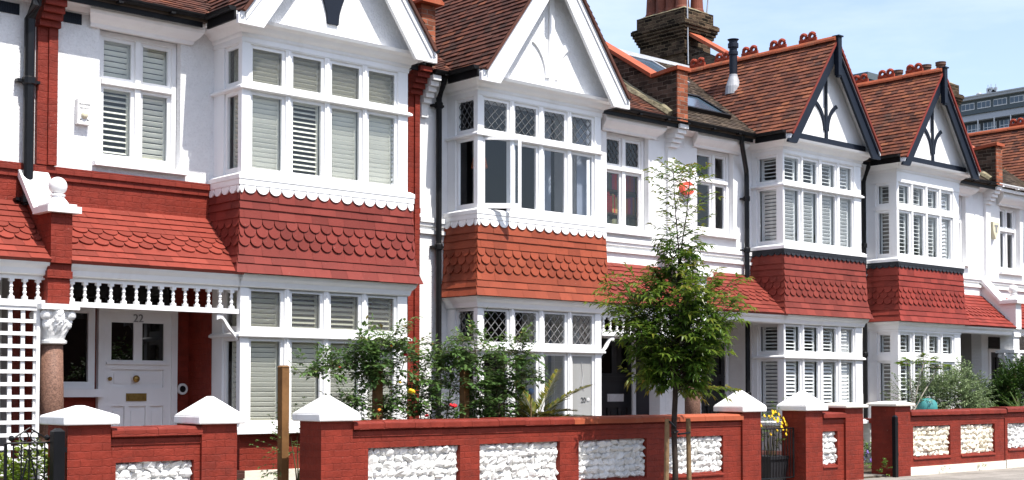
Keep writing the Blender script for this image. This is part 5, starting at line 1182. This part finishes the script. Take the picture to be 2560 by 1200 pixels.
# lattice by the left porch
l = MB(); X0, X1, zt, zb = 5.2, 6.40, .93, -.98
for i in range(9): x = X1-.03-i*.145; l.box(x-.022, x+.022, 15.02, 15.042, zb, zt)
for j in range(14): z = zb+.04+j*.142; l.box(X0, X1, 15.0, 15.019, z-.021, z+.021)
l.box(X1-.03, X1+.01, 14.99, 15.05, zb, zt+.0); l.box(X0, X1-.031, 14.985, 15.045, zt, zt+.03)
o = l.build('lattice_screen', M['timber'], None, org=(5.8,15.0,-1.1)); tag(o, 'white square lattice screen beside the granite porch column at left', 'trellis')

# ------------------------------------------------------------------ far office buildings
o = thing('office_building', (205,85,G), 'modern grey slab block with ribbon windows and balconies far behind the last roof', 'building')
X = 190.; Y0, Y1 = 60., 108.2; zt = 44.7
b = MB(); b.box(X+.9, X+20, Y0, Y1, G, zt-1.0); b.build('wall', M['moderndark'], o)
b = MB(); b.box(X-.5, X+21, Y0-.4, Y1+.5, zt-.9, zt-.55); b.box(X-.6, X+21, Y0-.5, Y1+.6, zt-.55, zt-.35); b.build('roof', M['modernpale'], o)
b = MB(); b.box(X+.2, X+.899, Y0, Y1, zt-3.0, zt-.901); b.build('cladding', M['modernslate'], o)
yy = Y1-.9
while yy > Y0+3:
    wn = MB(); wn.box(X+.14, X+.199, yy-2.15, yy, zt-2.35, zt-1.30); f = wn.build('ribbon_window', M['modernwhite'], o); wg = MB()
    for q in range(3): wg.box(X+.10, X+.139, yy-2.05+q*.70, yy-2.05+q*.70+.60, zt-2.22, zt-1.42)
    wg.build('window_glass', M['modernglass'], f); yy -= 2.62
b = MB()
b.prism([(X-.1,Y0,zt-4.1),(X+.9,Y0,zt-4.1),(X+.9,Y0,zt-3.001),(X+.5,Y0,zt-3.001)], [(X-.1,Y1,zt-4.1),(X+.9,Y1,zt-4.1),(X+.9,Y1,zt-3.001),(X+.5,Y1,zt-3.001)])
for k in range(1, 11): b.box(X-.3, X+.899, Y0, Y1, zt-4.1-3.3*k, zt-3.55-3.3*k)
b.build('balcony_slab', M['modernpale'], o)
b = MB(); yy = Y1-1.2
while yy > Y0: b.box(X-.42, X-.30, yy-.12, yy, G, zt-4.1); yy -= 2.62
b.build('mullion', M['modernwhite'], o)
for k in range(11):
    yy = Y1-1.4
    if k > 1:
        b = MB(); b.box(X+.83, X+.899, Y0+1, Y1-1.4, zt-6.6-3.3*k, zt-4.5-3.3*k); b.build('window_band', M['modernglass'], o); continue
    while yy > Y0+1:
        b = MB(); b.box(X+.83, X+.899, yy-2.2, yy-.1, zt-6.6-3.3*k, zt-4.5-3.3*k); g = b.build('window', M['modernglass'], o); fr_ = MB()
        for q in (.14,.8,1.5,2.16): fr_.box(X+.78, X+.829, yy-q-.04, yy-q+.04, zt-6.6-3.3*k, zt-4.5-3.3*k)
        fr_.box(X+.795, X+.829, yy-2.2, yy-.1, zt-5.3-3.3*k, zt-5.22-3.3*k)
        fr_.build('window_frame', M['modernwhite'], g); yy -= 2.62
b = MB()
for k in range(11):
    z = zt-6.85-3.3*k; b.box(X-.28,X-.25,Y0,Y1,z+.95,z+1.02); yy = Y1
    while yy > Y0: b.box(X-.28,X-.25,yy-.03,yy,z,z+.95); yy -= .9
b.build('balcony_rail', M['modernwhite'], o)
b = MB(); ra = random.Random(2)
for q in range(14): 
    y = 103.4+ra.uniform(0,2.2); h = ra.uniform(.8,2.3); b.box(X+5, X+5.08, y, y+.07, zt-.36, zt+h)
    b.box(X+4.9, X+5.2, y-.2, y+.25, zt+h*.6, zt+h*.6+.35)
b.tube([(X+5,107,zt-.36),(X+5,107,zt+1.1)], .08, 6); b.lathe([(.5,zt+1.0),(.35,zt+1.15),(.05,zt+1.2)], X+5, 107, 12); b.build('antenna', M['steel'], o)
o = thing('office_building', (146,96,G), 'plain dark grey block showing between the two navy gables', 'building')
b = MB(); b.box(140, 150, 91.2, 103, G, 37.0); b.build('wall', M['moderndark'], o)
b = MB(); b.box(139.85, 150.15, 91.05, 103.15, 37.0, 37.8); b.build('roof', M['modernslate'], o)

# ------------------------------------------------------------------ the other side of the road (it shows in the window panes)
o = thing('facing_terrace', (40,-14,G), 'facing row of brick houses across the road, showing only as window reflections', 'building')
b = MB(); b.box(-30, 130, -22, -14, G, 5.2)
for i in range(29): b.box(-28+5.6*i, -25.4+5.6*i, -14.8, -14.001, G, 4.6)
b.build('wall', M['facing'], o)
b = MB(); b.prism([(-30.3,-13.5,5.2),(-30.3,-22.4,5.2),(-30.3,-18,8.2)], [(130.3,-13.5,5.2),(130.3,-22.4,5.2),(130.3,-18,8.2)]); b.build('roof', M['roofdark'], o)
rt = random.Random(77)
for i, (x, lab) in enumerate(((30, 'leafy tree across the road mirrored in the leaded bay'), (50, 'leafy tree across the road mirrored in the bay with ridge crests'), (59, 'leafy tree across the road mirrored in the plain louvred bay'))):
    t = thing('facing_tree', (x,-6,G), lab, 'tree', 'trees across the road'); l = MB()
    for q in range(1500):
        d = rdir(rt); rr_ = rt.uniform(.4,1)**.5; c = Vector((x+d.x*3.0*rr_, -6+d.y*2.6*rr_, 4.2+d.z*2.9*rr_)); leaf(l, c, rdir(rt), .42, .26, rt.uniform(.1,.8), .2, .2)
    l.build('crown', M['leaf_weed'], t, recalc=False); tk = MB(); tk.tube([(x,-6,G),(x+.1,-6,1.5),(x,-6,4.)], [.2,.16,.08], 8); tk.build('trunk', M['bark'], t)
# ------------------------------------------------------------------ light, sky, camera
EL, AZ = 59., 175.                      # sun: elevation, compass azimuth clockwise from +Y
w = bpy.data.worlds.new('World'); sc.world = w; w.use_nodes = True; nt = w.node_tree; bg = nt.nodes['Background']
sky = nt.nodes.new('ShaderNodeTexSky'); sky.sky_type = 'NISHITA'; sky.sun_disc = False; sky.sun_elevation = R(EL); sky.sun_rotation = R(AZ); sky.altitude = 30; sky.air_density = 1.0; sky.dust_density = 1.6; sky.ozone_density = 1.4
tc = nt.nodes.new('ShaderNodeTexCoord'); mp = nt.nodes.new('ShaderNodeMapping'); mp.inputs['Scale'].default_value = (1.2,1.2,5.); nt.links.new(tc.outputs['Generated'], mp.inputs['Vector'])
nz = nt.nodes.new('ShaderNodeTexNoise'); nz.inputs['Scale'].default_value = 2.6; nz.inputs['Detail'].default_value = 7; nz.inputs['Roughness'].default_value = .6; nt.links.new(mp.outputs['Vector'], nz.inputs['Vector'])
rg = nt.nodes.new('ShaderNodeMapRange'); rg.inputs['From Min'].default_value = .42; rg.inputs['From Max'].default_value = .75; rg.inputs['To Min'].default_value = .11; rg.inputs['To Max'].default_value = .36; nt.links.new(nz.outputs['Fac'], rg.inputs['Value'])
mx = nt.nodes.new('ShaderNodeMixRGB'); mx.inputs['Color2'].default_value = (6.5,6.5,7.5,1); nt.links.new(rg.outputs['Result'], mx.inputs['Fac']); nt.links.new(sky.outputs['Color'], mx.inputs['Color1'])
nt.links.new(mx.outputs['Color'], bg.inputs['Color']); bg.inputs['Strength'].default_value = .15
ld = bpy.data.lights.new('sun', 'SUN'); ld.energy = 4.6; ld.angle = R(.53); ld.color = (1.,.955,.89); so = bpy.data.objects.new('sun', ld); col.objects.link(so)
d = Vector((math.sin(R(AZ))*math.cos(R(EL)), math.cos(R(AZ))*math.cos(R(EL)), math.sin(R(EL)))); so.rotation_euler = d.to_track_quat('Z', 'Y').to_euler(); so.location = d*60
cam = bpy.data.cameras.new('camera'); co = bpy.data.objects.new('camera', cam); col.objects.link(co); sc.camera = co
cam.sensor_width = 36; cam.lens = 3413.4/2560*36; cam.shift_y = 250.46/2560; cam.clip_end = 3000; cam.clip_start = .05
co.rotation_euler = (R(90+2.048), 0, R(-42.23))
sc.view_settings.view_transform = 'Standard'; sc.view_settings.look = 'None'; sc.view_settings.exposure = .72; sc.view_settings.gamma = 1.
sc.cycles.max_bounces = 8; sc.cycles.transparent_max_bounces = 24
